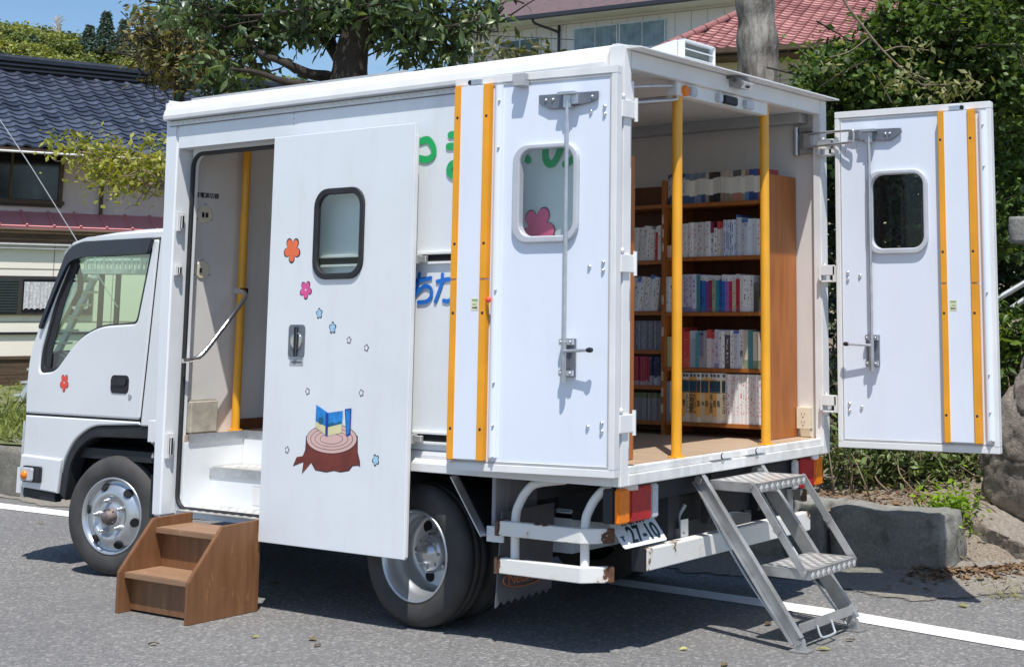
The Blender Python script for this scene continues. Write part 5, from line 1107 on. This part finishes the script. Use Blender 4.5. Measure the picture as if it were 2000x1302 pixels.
# shrubs on the bank
def shrub(label, lst, D, size, lm, tw, nt=60, name='shrub', sp=.25, up=.5, asp=.42):
    P, T = patch(lst, D, sp); c = P.mean(0); t = thing(name, label, 'shrub', (c[0], c[1], max(0, hter(c[0], c[1]))))
    r = MB(); rg = random.Random(int(D*10))
    for i in range(nt):
        q = Vector(P[rg.randrange(len(P))]); b = Vector((q.x+rg.uniform(-.15, .15), q.y+rg.uniform(-.1, .2), hter(q.x, q.y)-.03)); limb(r, [b, (b+q)/2+Vector((rg.uniform(-.1, .1), rg.uniform(-.1, .1), 0)), q], .008, .003, 5, .03, i)
    twigs(r, P, tw, .16, .0035, int(D*3)); r.build('stem', TWIG, t); leaf_object('foliage', t, P, size, lm, .05, asp, up, T); return t
LSHR = leafmat('shrub_leaf', (.03, .055, .016), (.25, .33, .11), .42, .35); LAZA = leafmat('azalea_leaf', (.03, .07, .012), (.20, .30, .05), .38, .4); LLIM = leafmat('bright_leaf', (.12, .26, .02), (.36, .52, .04), .4, .5)
shrub('straggly shrub with many bare twigs on the bank under the open right door', [(1650, 895, 55, 34, 300), (1720, 915, 60, 44, 460), (1790, 920, 60, 46, 520), (1850, 905, 46, 44, 440), (1830, 955, 44, 20, 170), (1690, 875, 60, 30, 240), (1760, 860, 90, 40, 380), (1620, 850, 40, 40, 160), (1885, 890, 34, 44, 320), (1800, 945, 60, 20, 200)], 9.3, .060, LSHR, 420, 90)
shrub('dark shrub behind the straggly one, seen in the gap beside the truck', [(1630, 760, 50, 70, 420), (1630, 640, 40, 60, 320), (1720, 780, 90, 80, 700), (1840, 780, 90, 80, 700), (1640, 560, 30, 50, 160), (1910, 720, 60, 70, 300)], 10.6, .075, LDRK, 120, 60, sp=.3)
shrub('azalea bush with fresh green leaves at the right edge above the boulders', [(1975, 640, 40, 40, 420), (1960, 700, 36, 50, 460), (1995, 730, 30, 60, 300), (1950, 770, 14, 24, 90), (2040, 680, 60, 70, 500)], 9.6, .066, LAZA, 60, 40)
shrub('small bright green weed growing between kerb and boulder', [(1850, 985, 24, 13, 300), (1876, 978, 12, 9, 110), (1828, 990, 10, 7, 60)], 8.6, .042, LLIM, 3, 5, 'weed', .1, .8, .5)
shrub('little weed in the crack between the kerb stone and the boulder', [(1868, 1036, 8, 8, 50)], 8.3, .026, LLIM, 2, 3, 'weed', .06, .6, .5)
shrub('tuft of dry grass on the dirt near the boulders', [(1970, 1163, 12, 3, 110)], 7.62, .05, leafmat('dry_leaf', (.14, .14, .05), (.38, .34, .16), .7, .3), 1, 1, 'weed', .03, .5, .10)
# leaf litter and grass
P = []
for i in range(900):
    x = RNG.normal(.62, .35); y = yk(x)-abs(RNG.normal(0, .16))+.08
    y = min(y, yk(x)); t_ = min(1, max(0, (yk(x)+.15-y)/1.1))
    if x > .2: P.append((x, y, .012+.085*(1-t_)**2.2))
for i in range(500):
    x = RNG.uniform(-1.2, .3); d = RNG.uniform(.25, .75); P.append((x, yk(x)+d, hter(x, yk(x)+d)+.012))
leaf_object('leaf_litter', None, P, .045, leafmat('litter_leaf', (.09, .045, .03), (.30, .19, .10), .8, .1), .0, .5, 1.6, kind='stuff')
P = []
while len(P) < 7000:
    x, d = RNG.uniform(-19, -6.5), RNG.exponential(2.2)+.1; y = yk(x)+d
    if mnoise.noise(Vector((x*.9, y*.9, 0))) > -.15: P.append((x, y, hter(x, y)))
n_ = len(P); o = leaf_object('grass', None, P, .16, leafmat('grass_blade', (.07, .10, .02), (.34, .38, .10), .6, .4), -.9, .09, .2, kind='stuff')
LEAF = leafmat('fallen_yellow', (.30, .28, .06), (.62, .60, .22), .6, .3); LEAFB = leafmat('fallen_brown', (.10, .07, .03), (.32, .26, .12), .7, .2)
spots = [(498, 1246, 'y'), (535, 1140, 'b'), (455, 1140, 'b'), (610, 1250, 'b'), (620, 1262, 'k'), (1510, 1178, 'b'), (1660, 1252, 'b'), (1608, 1270, 'y'), (1880, 1185, 'y'), (1335, 1270, 'y'), (1500, 1220, 'b'), (80, 1023, 'b'), (1720, 1155, 'b'), (1985, 1165, 'y'), (1415, 1300, 'b'), (1800, 1140, 'y'), (1722, 1128, 'y'), (300, 1260, 'b')]
where = {'y': 'curled yellow fallen leaf', 'b': 'dry brown fallen leaf', 'k': 'dark dried fallen leaf'}
for i, (px, py, k) in enumerate(spots):
    c = on(px, py, 2, .0); a = random.uniform(0, 6.28); L = random.uniform(.038, .07); m = MB(); vs = []
    for j in range(7):
        t = j/6; w = L*.27*math.sin(PI*min(1, t*1.02))**.8+.0005; z = .004+.007*math.sin(PI*t)*random.uniform(.3, 1.2)
        for s_ in (-1, 0, 1): 
            lx, ly = (t-.5)*L, s_*w; vs.append((c[0]+lx*math.cos(a)-ly*math.sin(a), c[1]+lx*math.sin(a)+ly*math.cos(a), z+(.007 if s_ else 0)*random.uniform(.2, 1.2)))
    m.add(vs, [(3*j+q, 3*j+q+1, 3*j+q+4, 3*j+q+3) for j in range(6) for q in (0, 1)], 0, True)
    o = m.build('fallen_leaf', LEAF if k == 'y' else LEAFB, None, fix=False); at = o.data.attributes.new('tint', 'FLOAT', 'POINT'); at.data.foreach_set('value', [random.random()*(.3 if k == 'k' else 1)]*len(vs))
    pos = 'near the wooden step box' if px < 760 else ('by the folding steps' if px < 1700 else 'on the dirt near the boulders')
    tag(o, where[k]+' on the asphalt '+pos, 'leaf', 'fallen leaves on the asphalt')

# ================================================================== houses
def framed(A, az, base):
    U = Vector((math.sin(az), math.cos(az), 0)); Nn = Vector((math.cos(az), -math.sin(az), 0)); A = Vector((A[0], A[1], 0))
    return lambda u, d, z: tuple(A+U*u+Nn*d+Vector((0, 0, z)))
def wallmat(name, col, dirt=.35, sc=1.2):
    m = bpy.data.materials.new(name); nt = nodes(m); t = nt.nodes.new('ShaderNodeTexCoord').outputs['Object']
    n = noise(nt, mapv(nt, t, (1, 1, .45)), sc, 7, .65); f = noise(nt, t, 30, 4)
    c = mixc(nt, math_(nt, 'MULTIPLY', ramp(nt, n, [(.42, (0, 0, 0)), (.75, (1, 1, 1))]), dirt), col, tuple(x*.6 for x in col)); finish(nt, c, .85, 0, f, .15, .01); return m
PLAST = wallmat('plaster', (.70, .59, .55), .4); SIDING = wallmat('cream_siding', (.88, .82, .71), .12); BRWN = woodmat('dark_board', (.06, .035, .02), (.15, .095, .055), (1, 1, 8), 3, .7); DKFR = mat('window_bronze', (.05, .045, .04), .4); NIGHT = mat('dark_glass', (.012, .014, .02), .12, spec=.8)
def tilemat(name, lo, hi, rough):
    m = bpy.data.materials.new(name); nt = nodes(m); t = nt.nodes.new('ShaderNodeTexCoord').outputs['Object']
    a = nt.nodes.new('ShaderNodeAttribute'); a.attribute_name = 'tint'; n = noise(nt, t, 9, 5)
    c = ramp(nt, math_(nt, 'ADD', math_(nt, 'MULTIPLY', a.outputs['Fac'], .6), math_(nt, 'MULTIPLY', n, .4)), [(.2, lo), (.8, hi)]); finish(nt, c, rough, 0, noise(nt, t, 60), .05, .005, .6); return m
def tile_roof(name, H, u0, u1, d0, z0, d1, z1, mt, par, pitch=.27, course=.235, amp=.027, lip=.028, clip=None):
    """wavy pantiles from the eave (d0,z0) up to the ridge (d1,z1)"""
    sl = math.hypot(d1-d0, z1-z0); nc = int(sl/course); nu = int((u1-u0)/pitch); ex, ez = (d1-d0)/sl, (z1-z0)/sl; nx, nz = -ez, ex
    if nz < 0: nx, nz = -nx, -nz
    vs = []; fs = []; tn = []; K = 6
    prof = [(-.5, .25), (-.38, 1.), (-.22, .55), (0., -.35), (.25, -.55), (.42, -.2)]
    for c in range(nc):
        for q in range(nu):
            t = random.random(); o = len(vs); cu = u0+(q+.5)*pitch; jl = random.uniform(-.003, .003)
            if clip and not clip(cu, (c+.5)/nc): continue
            for s0, lift in ((c*course, lip+jl), ((c+1)*course+.03, 0.0)):
                for k in range(K+1):
                    f, w = prof[k] if k < K else (.5, .25); h = amp*w+lift; d = d0+ex*s0+nx*h; z = z0+ez*s0+nz*h; vs.append(H(cu+f*pitch, d, z))
            for k in range(K): fs.append((o+k, o+k+1, o+K+1+k+1, o+K+1+k))
            b = len(vs)                                     # front lip of the tile
            for k in range(K+1):
                f, w = prof[k] if k < K else (.5, .25); h = amp*w-.004; vs.append(H(cu+f*pitch, d0+ex*c*course+nx*h, z0+ez*c*course+nz*h))
            for k in range(K): fs.append((o+k+1, o+k, b+k, b+k+1))
            tn += [t]*(3*(K+1))
    m = MB(); m.add(vs, fs, 0, False); o = m.build(name, mt, par, fix=False); at = o.data.attributes.new('tint', 'FLOAT', 'POINT'); at.data.foreach_set('value', tn); return o
A = (-18.128, 7.723); H = framed(A, math.radians(19.5), 0)
def hbox(mb, H, u0, u1, d0, d1, z0, z1, m=0): return mb.box(u0, u1, d0, d1, z0, z1, m, T=lambda a, b, c: H(a, b, c))
house = thing('tiled_house', 'old house with glazed blue grey roof tiles and a red metal lean-to roof', 'house', (*H(2, -3, 0)[:2], .43))
r = MB(); hbox(r, H, -4, 9, -6.2, 0, 2.7, 4.35); r.build('upper_wall', PLAST, house)
r = MB(); hbox(r, H, -4, 9, -6.2, .45, .86, 2.98)
for i in range(15): hbox(r, H, -3.9+i*.909-.006, -3.9+i*.909+.006, .45, .454, .9, 2.85, 1)
for z in (1.45, 2.28): hbox(r, H, -4, 9, .45, .456, z, z+.012, 1)
r.build('lower_wall', [SIDING, mat('siding_joint', (.30, .27, .21), .8)], house)
r = MB()
for i in range(4): hbox(r, H, -4, 9, .43, .485-.003*i, .40+.12*i, .515+.12*i)
hbox(r, H, -4, 9, .44, .50, .875, .925, 0); hbox(r, H, -4, 9, .44, .49, 1.255, 1.295, 1); r.build('skirting_board', [BRWN, BLACK], house)
TILEB = tilemat('blue_tile', (.028, .035, .055), (.092, .108, .148), .36)
tile_roof('roof', H, -4.6, 9.6, .95, 4.16, -3.1, 6.02, TILEB, house)
r = MB(); hbox(r, H, -4.6, 9.6, -3.22, -2.98, 5.90, 6.22)
for z in (5.98, 6.06, 6.14): hbox(r, H, -4.6, 9.6, -3.33, -2.87, z-.012, z+.022)

for i in range(48): r.tube([H(-4.6+i*.296, -3.1, 6.20), H(-4.6+i*.296+.27, -3.1, 6.20)], .085, 10)
r.build('ridge', mat('ridge_tile', (.018, .022, .034), .35, var=.3), house, .006)
r = MB(); r.add([H(-4.6, -3.1, 6.0), H(9.6, -3.1, 6.0), H(9.6, -7.2, 4.15), H(-4.6, -7.2, 4.15)], [(0, 1, 2, 3)]); r.add([H(-4.6, .93, 4.12), H(9.6, .93, 4.12), H(9.6, -3.1, 5.96), H(-4.6, -3.1, 5.96)], [(0, 1, 2, 3)], 1); hbox(r, H, -4.6, 9.6, .82, .94, 4.07, 4.15, 1)
r.build('roof_underside', [TILEB, BRWN], house)
r = MB(); r.tube([H(-4.6, 1.0, 4.06), H(9.6, 1.0, 4.11)], .018, 6); r.build('eave_pipe', TRIM, house)
r = MB(); hbox(r, H, -1.3, .80, .0, .05, 3.30, 4.26); up = r.build('window', DKFR, house)
r = MB(); hbox(r, H, -1.2, .0, .05, .056, 3.42, 4.2); hbox(r, H, .03, .72, .05, .056, 3.42, 4.2); r.build('pane', NIGHT, up)
r = MB(); hbox(r, H, -.005, .035, .05, .075, 3.4, 4.22); hbox(r, H, .73, .79, .05, .075, 3.38, 4.25); hbox(r, H, -1.3, .82, .05, .12, 3.34, 3.40); r.build('window_frame', BRWN, up)
r = MB(); r.add([H(-4.3, 0, 3.22), H(9.3, 0, 3.22), H(9.3, .56, 2.94), H(-4.3, .56, 2.94), H(-4.3, 0, 3.18), H(9.3, 0, 3.18), H(9.3, .56, 2.90), H(-4.3, .56, 2.90)], [(0, 1, 2, 3), (4, 5, 6, 7), (3, 2, 6, 7)])
for i in range(34): r.bar(H(-4.2+i*.40, 0, 3.235), H(-4.2+i*.40, .56, 2.955), .03, .03, (0, 0, 1))
REDM = wallmat('red_metal', (.68, .27, .26), .3, 2.); r.build('lean_to_roof', REDM, house)
r = MB(); r.tube([H(-4.3, .585, 2.89), H(9.3, .585, 2.89)], .026, 8); hbox(r, H, -4.3, 9.3, .45, .50, 2.70, 2.84); r.tube([H(-4.3, .53, 2.66), H(9.3, .53, 2.66)], .02, 6, 1); r.tube([H(-4.3, .52, 2.60), H(9.3, .52, 2.60)], .015, 6, 1); r.tube([H(1.4, .06, 3.22), H(1.4, .06, 4.2)], .03, 8)
r.build('gutter', [BRWN, GREYT], house)
r = MB(); hbox(r, H, -.9, 1.25, .44, .50, 1.56, 2.17); lw = r.build('window', DKFR, house)
r = MB()
for i in range(12): hbox(r, H, -.85, .13, .50, .515, 1.61+.043*i, 1.635+.043*i)
r.build('louvre', mat('louvre_dark', (.035, .05, .05), .4), lw)
r = MB(); hbox(r, H, .2, 1.2, .50, .504, 1.60, 2.12); r.build('pane', NIGHT, lw)
r = MB(); vs = []
for i in range(61):
    u = .22+.96*i/60; vs += [H(u, .52+.012*math.sin(i*1.9)+.006*math.sin(i*.7), 1.64+.03*abs(math.sin(i*.6))), H(u, .52+.012*math.sin(i*1.9), 2.08)]
r.add(vs, [(2*i, 2*i+2, 2*i+3, 2*i+1) for i in range(60)], 0, True); r.build('curtain', mat('net_curtain', (.55, .55, .56), .8, var=.3, scale=30), lw, fix=False)
# steel stair and platform in the yard
D = 18.; stair = thing('steel_staircase', 'galvanised steel stair and railed platform seen through the cab windows', 'staircase', tuple(V3(220, 690, D)[:2])+(.43,))
hz = lambda px, py, dd=0: tuple(V3(px, py, D+dd))
r = MB(); r.bar(hz(163, 531), hz(300, 531), .06, .45, (0, 0, 1)); r.build('platform', STEELG, stair)
for dd in (0, .6):
    r = MB(); r.bar(hz(168 if dd == 0 else 192, 528, dd), hz(42 if dd == 0 else 66, 782, dd), .05, .09, (0, 1, 0)); r.build('stringer', STEELG, stair)
for i in range(10):
    r = MB(); q = V3(160-12.4*i, 545+25*i, D); q2 = V3(184-12.4*i, 545+25*i, D+.6); r.bar(q, q2, .25, .03, (0, 1, 0)); r.build('tread', STEELG, stair)
for px in (200, 232, 290):
    r = MB(); r.tube([hz(px, 534), (*V3(px, 534, D)[:2], .42)], .035, 8); r.build('post', CHASS, stair)
for py in (485, 508):
    r = MB(); r.tube([hz(170, py), hz(300, py)], .018, 6); r.build('handrail', STEELG, stair)
for px in range(168, 302, 9):
    r = MB(); r.tube([hz(px, 485), hz(px, 528)], .014 if px % 2 else .022, 6); r.build('baluster', STEELG, stair)
r = MB(); r.tube([hz(135, 520), hz(150, 500), hz(170, 498)], .018, 6); r.tube([hz(108, 640), hz(108, 575), hz(150, 500)], .015, 6); r.build('handrail', STEELG, stair)

# the white house
A2 = (-18.972, 22.738); H2 = framed(A2, math.radians(83.8), 0)
wh = thing('white_house', 'tall white house with a row of curtained windows under a dark gutter', 'house', (*H2(1, -3, 0)[:2], 2.))
WHW = wallmat('white_board', (.74, .71, .68), .12, .8)
r = MB(); hbox(r, H2, -3.65, 8, -7, 0, 1.5, 9.06)
for i in range(26): hbox(r, H2, -3.6+i*.455-.006, -3.6+i*.455+.006, 0, .006, 2, 9.0, 1)
hbox(r, H2, -3.65, 8, 0, .01, 8.98, 9.0, 1); r.build('wall', [WHW, mat('board_joint', (.42, .38, .34), .8)], wh)
r = MB(); r.add([H2(-4.3, .62, 9.14), H2(8.5, .62, 9.14), H2(8.5, -3.5, 10.9), H2(-4.3, -3.5, 10.9)], [(0, 1, 2, 3)]); r.add([H2(-4.3, -7.6, 9.14), H2(8.5, -7.6, 9.14), H2(8.5, -3.5, 10.9), H2(-4.3, -3.5, 10.9)], [(0, 1, 2, 3)]); r.build('roof', mat('brown_tile', (.14, .09, .085), .6, var=.3, scale=8), wh, fix=False)
r = MB(); r.add([H2(-4.3, .60, 9.08), H2(8.5, .60, 9.08), H2(8.5, -.1, 9.06), H2(-4.3, -.1, 9.06)], [(0, 1, 2, 3)]); hbox(r, H2, -4.3, 8.5, .58, .63, 9.06, 9.16); r.build('soffit', WHW, wh)
DKG = mat('dark_gutter', (.035, .037, .045), .4); r = MB(); hbox(r, H2, -4.3, 8.5, .62, .74, 9.06, 9.17); r.build('gutter', DKG, wh, .01)
r = MB(); r.tube(smooth_path([H2(-.55, .68, 9.08), H2(-.5, .6, 8.95), H2(-.2, .2, 8.82), H2(-.15, .06, 8.75), H2(-.15, .05, 8.4), H2(-.15, .05, 2)], 4), .035, 8); r.build('downpipe', DKG, wh)
for u0, u1 in ((.28, 1.60), (1.64, 2.98)):
    r = MB(); hbox(r, H2, u0, u1, 0, .05, 8.16, 8.86); w = r.build('window', STEELG, wh)
    r = MB(); hbox(r, H2, u0+.04, (u0+u1)/2-.02, .05, .054, 8.20, 8.82); hbox(r, H2, (u0+u1)/2+.02, u1-.04, .05, .054, 8.20, 8.82); r.build('pane', mat('curtained_glass', (.20, .26, .28), .2, var=.35, scale=3), w)
    r = MB()
    for i in range(9): hbox(r, H2, u0+.1+i*.14, u0+.108+i*.14, .054, .057, 8.21, 8.78)
    r.build('curtain', mat('curtain_fold', (.40, .45, .45), .8), w)
r = MB(); hbox(r, H2, .2, 3.05, 0, .10, 8.06, 8.13); r.build('window_sill', STEELG, wh)
r = MB(); hbox(r, H2, -2.0, -.72, 0, .05, 8.1, 8.73); w = r.build('window', STEELG, wh); r = MB(); hbox(r, H2, -1.96, -1.38, .05, .054, 8.14, 8.69); hbox(r, H2, -1.34, -.76, .05, .054, 8.14, 8.69); r.build('pane', mat('green_grey_glass', (.10, .13, .12), .2), w)
# the red-roofed house
A3 = (-9.995, 17.901); H3 = framed(A3, math.radians(73), 0)
rh = thing('red_roof_house', 'house with salmon red pantile roof and cream boarding behind the truck', 'house', (*H3(1, -3, 0)[:2], 2.))
TILER = tilemat('red_tile', (.27, .11, .10), (.50, .25, .225), .6)
tile_roof('roof', H3, -3.9, 7.5, .62, 6.56, -5.2, 9.3, TILER, rh, .25, .20, .02, .03, clip=lambda u, t: u > -2.9+2.15*t+.9)
r = MB(); hbox(r, H3, -1.5, 7, -6, 0, 1.5, 6.75)
for i in range(12): hbox(r, H3, -1.5, 7, 0, .012, 4.2+i*.2, 4.212+i*.2, 1)
r.build('wall', [wallmat('cream_board', (.60, .54, .38), .15), mat('board_gap', (.30, .26, .18), .8)], rh)
r = MB(); r.add([H3(-1.9, .6, 6.52), H3(7.4, .6, 6.52), H3(7.4, -5.2, 9.2), H3(.2, -5.2, 9.2)], [(0, 1, 2, 3)]); r.build('roof_deck', BRWN, rh, fix=False)
r = MB()
for i in range(16):
    t0, t1 = i/16, (i+.93)/16; r.tube([H3(-1.95+2.15*t-.1, .62-5.82*t, 6.60+2.74*t) for t in (t0, t1)], .085, 8)
r.build('hip_tile', TILER, rh)
r = MB(); hbox(r, H3, -1.85, 7.5, .60, .72, 6.46, 6.56); hbox(r, H3, -1.5, 7.5, -.0, .6, 6.40, 6.44); r.build('gutter', BRWN, rh, .01)
r = MB(); hbox(r, H3, 1.3, 2.6, 0, .05, 4.9, 5.75); w = r.build('window', STEELG, rh); r = MB(); hbox(r, H3, 1.36, 2.54, .05, .055, 4.96, 5.69); r.build('pane', NIGHT, w)

# stone lantern and pipe rail at the right edge
q = V3(2035, 452, 9.6); sl = thing('stone_lantern', 'grey granite lantern whose rough block top shows at the right edge', 'lantern', (q.x, q.y, hter(q.x, q.y)))
r = MB(); rough_box(r, q.x-.16, q.x+.26, q.y-.2, q.y+.2, q.z-.09, q.z+.10, .012, 6, 3, .04); r.build('cap', GRAN, sl)
r = MB(); rough_box(r, q.x-.02, q.x+.18, q.y-.1, q.y+.1, q.z-.42, q.z-.09, .01, 5, 9, .04); rough_box(r, q.x+.0, q.x+.16, q.y-.08, q.y+.08, sl.location.z-.05, q.z-.42, .01, 6, 4, .04); r.build('shaft', GRAN, sl)
pr_ = thing('pipe_handrail', 'thin grey pipe handrail sloping up at the right edge', 'handrail', tuple(V3(2000, 640, 10.2)[:2])+(1.1,))
for a, b in ((585, 553), (624, 585)):
    r = MB(); r.tube([V3(1935, a+6, 10.2), V3(2000, b, 10.2), V3(2090, b-50, 10.2)], .02, 8); r.build('rail', STEELG, pr_)
for px in (1938, 2060):
    r = MB(); p = V3(px, 560 if px > 2000 else 590, 10.2); r.tube([p, (p.x, p.y, hter(p.x, p.y))], .02, 8); r.build('post', STEELG, pr_)
# wires
def wire(label, pts, rad, name='overhead_wire'):
    r = MB(); r.tube(smooth_path(pts, 8), rad, 5); o = r.build(name, mat('wire_black', (.02, .02, .022), .5) if name == 'overhead_wire' else STEELG, None); tag(o, label, 'wire')
wire('upper overhead wire running from behind the big tree to the white house', [V3(380, 55, 24), V3(560, 75, 26), V3(720, 70, 28), V3(900, 68, 31), V3(1120, 78, 33)], .010)
wire('middle overhead wire sagging toward the white house', [V3(700, 68, 22), V3(780, 82, 25), V3(860, 95, 28), V3(960, 112, 31)], .012)
wire('lowest overhead wire behind the big tree', [V3(690, 90, 22), V3(780, 94, 25), V3(870, 112, 28), V3(950, 126, 31)], .011)
wire('slanting steel guy wire in front of the tiled house', [V3(-20, 205, 15), V3(60, 325, 15), V3(150, 470, 15), V3(230, 600, 15)], .0055, 'guy_wire')

# ================================================================== hill
r = MB(); prof_ = [(-300, 60), (-100, 30), (0, 48), (60, 52), (110, 66), (150, 88), (190, 96), (230, 92), (330, 96), (420, 120), (520, 150), (640, 175), (760, 210), (900, 260), (1200, 330), (1600, 420)]
def ridge(px):
    for (a, b), (c, d) in zip(prof_, prof_[1:]):
        if a <= px <= c: return b+(d-b)*(px-a)/(c-a)
    return 300
HM = bpy.data.materials.new('hill_ground'); nt = nodes(HM); t = nt.nodes.new('ShaderNodeTexCoord').outputs['Object']
finish(nt, ramp(nt, noise(nt, t, .35, 8, .7), [(.3, (.012, .022, .008)), (.5, (.045, .065, .018)), (.7, (.12, .13, .035))]), .95)
vs = []; px_ = list(range(-300, 1601, 50)); dd_ = [70, 85, 100, 115, 130, 150, 180, 230]
def hillp(px, d):
    top = far(px, ridge(px), 130.)[2]-1.5; k = (d-70)/60. if d <= 130 else max(0, 1-(d-130)/120.); p = far(px, 622, d); k = k*k*(3-2*k)
    return (p[0], p[1], 1.0+(top-1.0)*k)
for px in px_:
    for d in dd_: vs.append(hillp(px, d))
n = len(dd_); r.add(vs, [(i*n+j, (i+1)*n+j, (i+1)*n+j+1, i*n+j+1) for i in range(len(px_)-1) for j in range(n-1)], 0, True); r.build('hill', HM, None, kind='structure', loc=(0, 0, 0), fix=False)
P = []; T = []; PC = []; TC = []
for i in range(620):
    px, d = random.uniform(-80, 760), random.uniform(92, 138)
    b = np.array(hillp(px, d)); s = random.uniform(.8, 1.7)
    if random.random() < (.05 if px < 170 else .3):
        for k in range(260):
            h = random.random(); rad = s*.8*(1-h)+.1; a = random.uniform(0, 6.28); PC.append(b+np.array([rad*math.cos(a), rad*math.sin(a), -.3+h*s*1.7])); TC.append(random.uniform(.1, .7))
    else:
        tt = random.uniform(.05, 1.); tt = tt**1.1
        q = RNG.normal(0, 1, (260, 3)); q /= np.linalg.norm(q, axis=1)[:, None]; q[:, 2] = np.abs(q[:, 2]); P += list(b+np.array([0, 0, .5])+q*s*RNG.uniform(.6, 1, (260, 1))*np.array([1, 1, .9])); T += [tt]*260
leaf_object('hill_forest', None, P, .30, leafmat('forest_leaf', (.09, .13, .05), (.36, .38, .10), .8, .25), .1, .8, .7, T, kind='stuff')  # leaf colours lightened to carry distance haze
leaf_object('hill_conifers', None, PC, .36, leafmat('conifer_leaf', (.05, .085, .065), (.11, .165, .085), .8, .15), .4, .6, .3, TC, kind='stuff')  # haze put into the conifer colours, lighter and bluish
def conifer(px, py, hpx, label, w=.30):
    d = 122.; s = d/FPX; top = V3(px, py, d); b = V3(px, py+hpx, d); t = thing('cedar_tree', label, 'tree', b); r = MB(); r.tube([b, top], [.3, .04], 6); r.build('trunk', BARK, t)
    h = top.z-b.z; Q = []
    for k in range(2600):
        f = random.random()**.8; tier = (f*9) % 1; rad = h*w*(1-f)*(.55+.45*tier)+.1; a = random.uniform(0, 6.28); Q.append((b.x+rad*math.cos(a), b.y+rad*math.sin(a), b.z+f*h-tier*.15))
    leaf_object('crown', t, Q, .30, MATS['_con'], .5, .5, .2)
MATS['_con'] = leafmat('cedar_leaf', (.045, .08, .07), (.095, .15, .10), .8, .15)  # cedar greens paled and blued to stand in for haze
conifer(205, 20, 80, 'tallest pointed cedar on the hill skyline'); conifer(172, 48, 60, 'lower cedar just left of the tallest one on the skyline', .36); conifer(240, 36, 70, 'cedar right of the tallest one on the skyline', .3); conifer(22, 70, 60, 'cedar at the left edge of the hillside', .26); conifer(88, 84, 50, 'cedar on the slope below the bare tree', .28); conifer(262, 70, 50, 'short cedar at the right end of the skyline', .3)
d = 124.; b = V3(114, 78, d); bt = thing('bare_tree', 'leafless pale grey tree on the hill skyline', 'tree', b); r = MB(); rg = random.Random(4)
limb(r, [b, V3(114, 55, d), V3(112, 34, d)], .14, .04, 6, .1)
for k in range(26):
    f = rg.uniform(.1, .9); s0 = V3(114-2*f, 74-38*f, d); a = rg.uniform(-1.2, 1.2); L = rg.uniform(.5, 1.1)*(1.1-f*.5); e = s0+Vector((math.sin(a)*L*1.1*.84, math.sin(a)*L*.5, math.cos(a)*L)); r.tube([s0, (s0+e)/2+Vector((0, 0, .1)), e], [.06, .045, .025], 4)
r.build('trunk', mat('bleached_wood', (.42, .38, .34), .8), bt)

# ================================================================== light, sky, camera
sv = Vector((.305, -.328, 1.)).normalized(); el = math.asin(sv.z); rot = math.atan2(sv.x, sv.y)
L_ = bpy.data.lights.new('sun', 'SUN'); L_.energy = 5.3; L_.angle = math.radians(.53); L_.color = (1., .965, .915)
so = bpy.data.objects.new('sun', L_); COL.objects.link(so); so.rotation_euler = sv.to_track_quat('Z', 'Y').to_euler(); so.location = (0, 0, 30)
wd = bpy.data.worlds.new('World'); scene.world = wd; wd.use_nodes = True; nt = wd.node_tree; nt.nodes.clear()
sky = nt.nodes.new('ShaderNodeTexSky'); sky.sky_type = 'NISHITA'; sky.sun_disc = False; sky.sun_elevation = el; sky.sun_rotation = rot; sky.altitude = 200; sky.air_density = 1.; sky.dust_density = .6; sky.ozone_density = 2.2
tcw = nt.nodes.new('ShaderNodeTexCoord').outputs['Generated']
cl = noise(nt, mapv(nt, tcw, (1, 1, 3.2)), 2.6, 7, .62); ck = ramp(nt, cl, [(.50, (0, 0, 0)), (.78, (1, 1, 1))])
bg = nt.nodes.new('ShaderNodeBackground'); bg.inputs['Strength'].default_value = .14
hsv = nt.nodes.new('ShaderNodeHueSaturation'); hsv.inputs['Saturation'].default_value = 1.14; lk(nt, sky.outputs[0], hsv.inputs['Color'])
lk(nt, mixc(nt, math_(nt, 'MULTIPLY', ck, .35), hsv.outputs[0], (5.2, 5.6, 6.2)), bg.inputs[0])
wo = nt.nodes.new('ShaderNodeOutputWorld'); lk(nt, bg.outputs[0], wo.inputs[0])
cam = bpy.data.cameras.new('camera'); co = bpy.data.objects.new('camera', cam); COL.objects.link(co); scene.camera = co
cam.sensor_fit = 'HORIZONTAL'; cam.sensor_width = 36; cam.lens = FPX/2000*36; cam.shift_x = -(CX-1000)/2000; cam.shift_y = (CY-651)/2000; cam.clip_start = .1; cam.clip_end = 1000
from mathutils import Matrix
M = Matrix((( _r[0], _u[0], -_f[0]), (_r[1], _u[1], -_f[1]), (_r[2], _u[2], -_f[2]))).to_4x4(); M.translation = Vector(CAM.tolist()); co.matrix_world = M
scene.view_settings.view_transform = 'Standard'; scene.view_settings.look = 'None'; scene.view_settings.exposure = 0
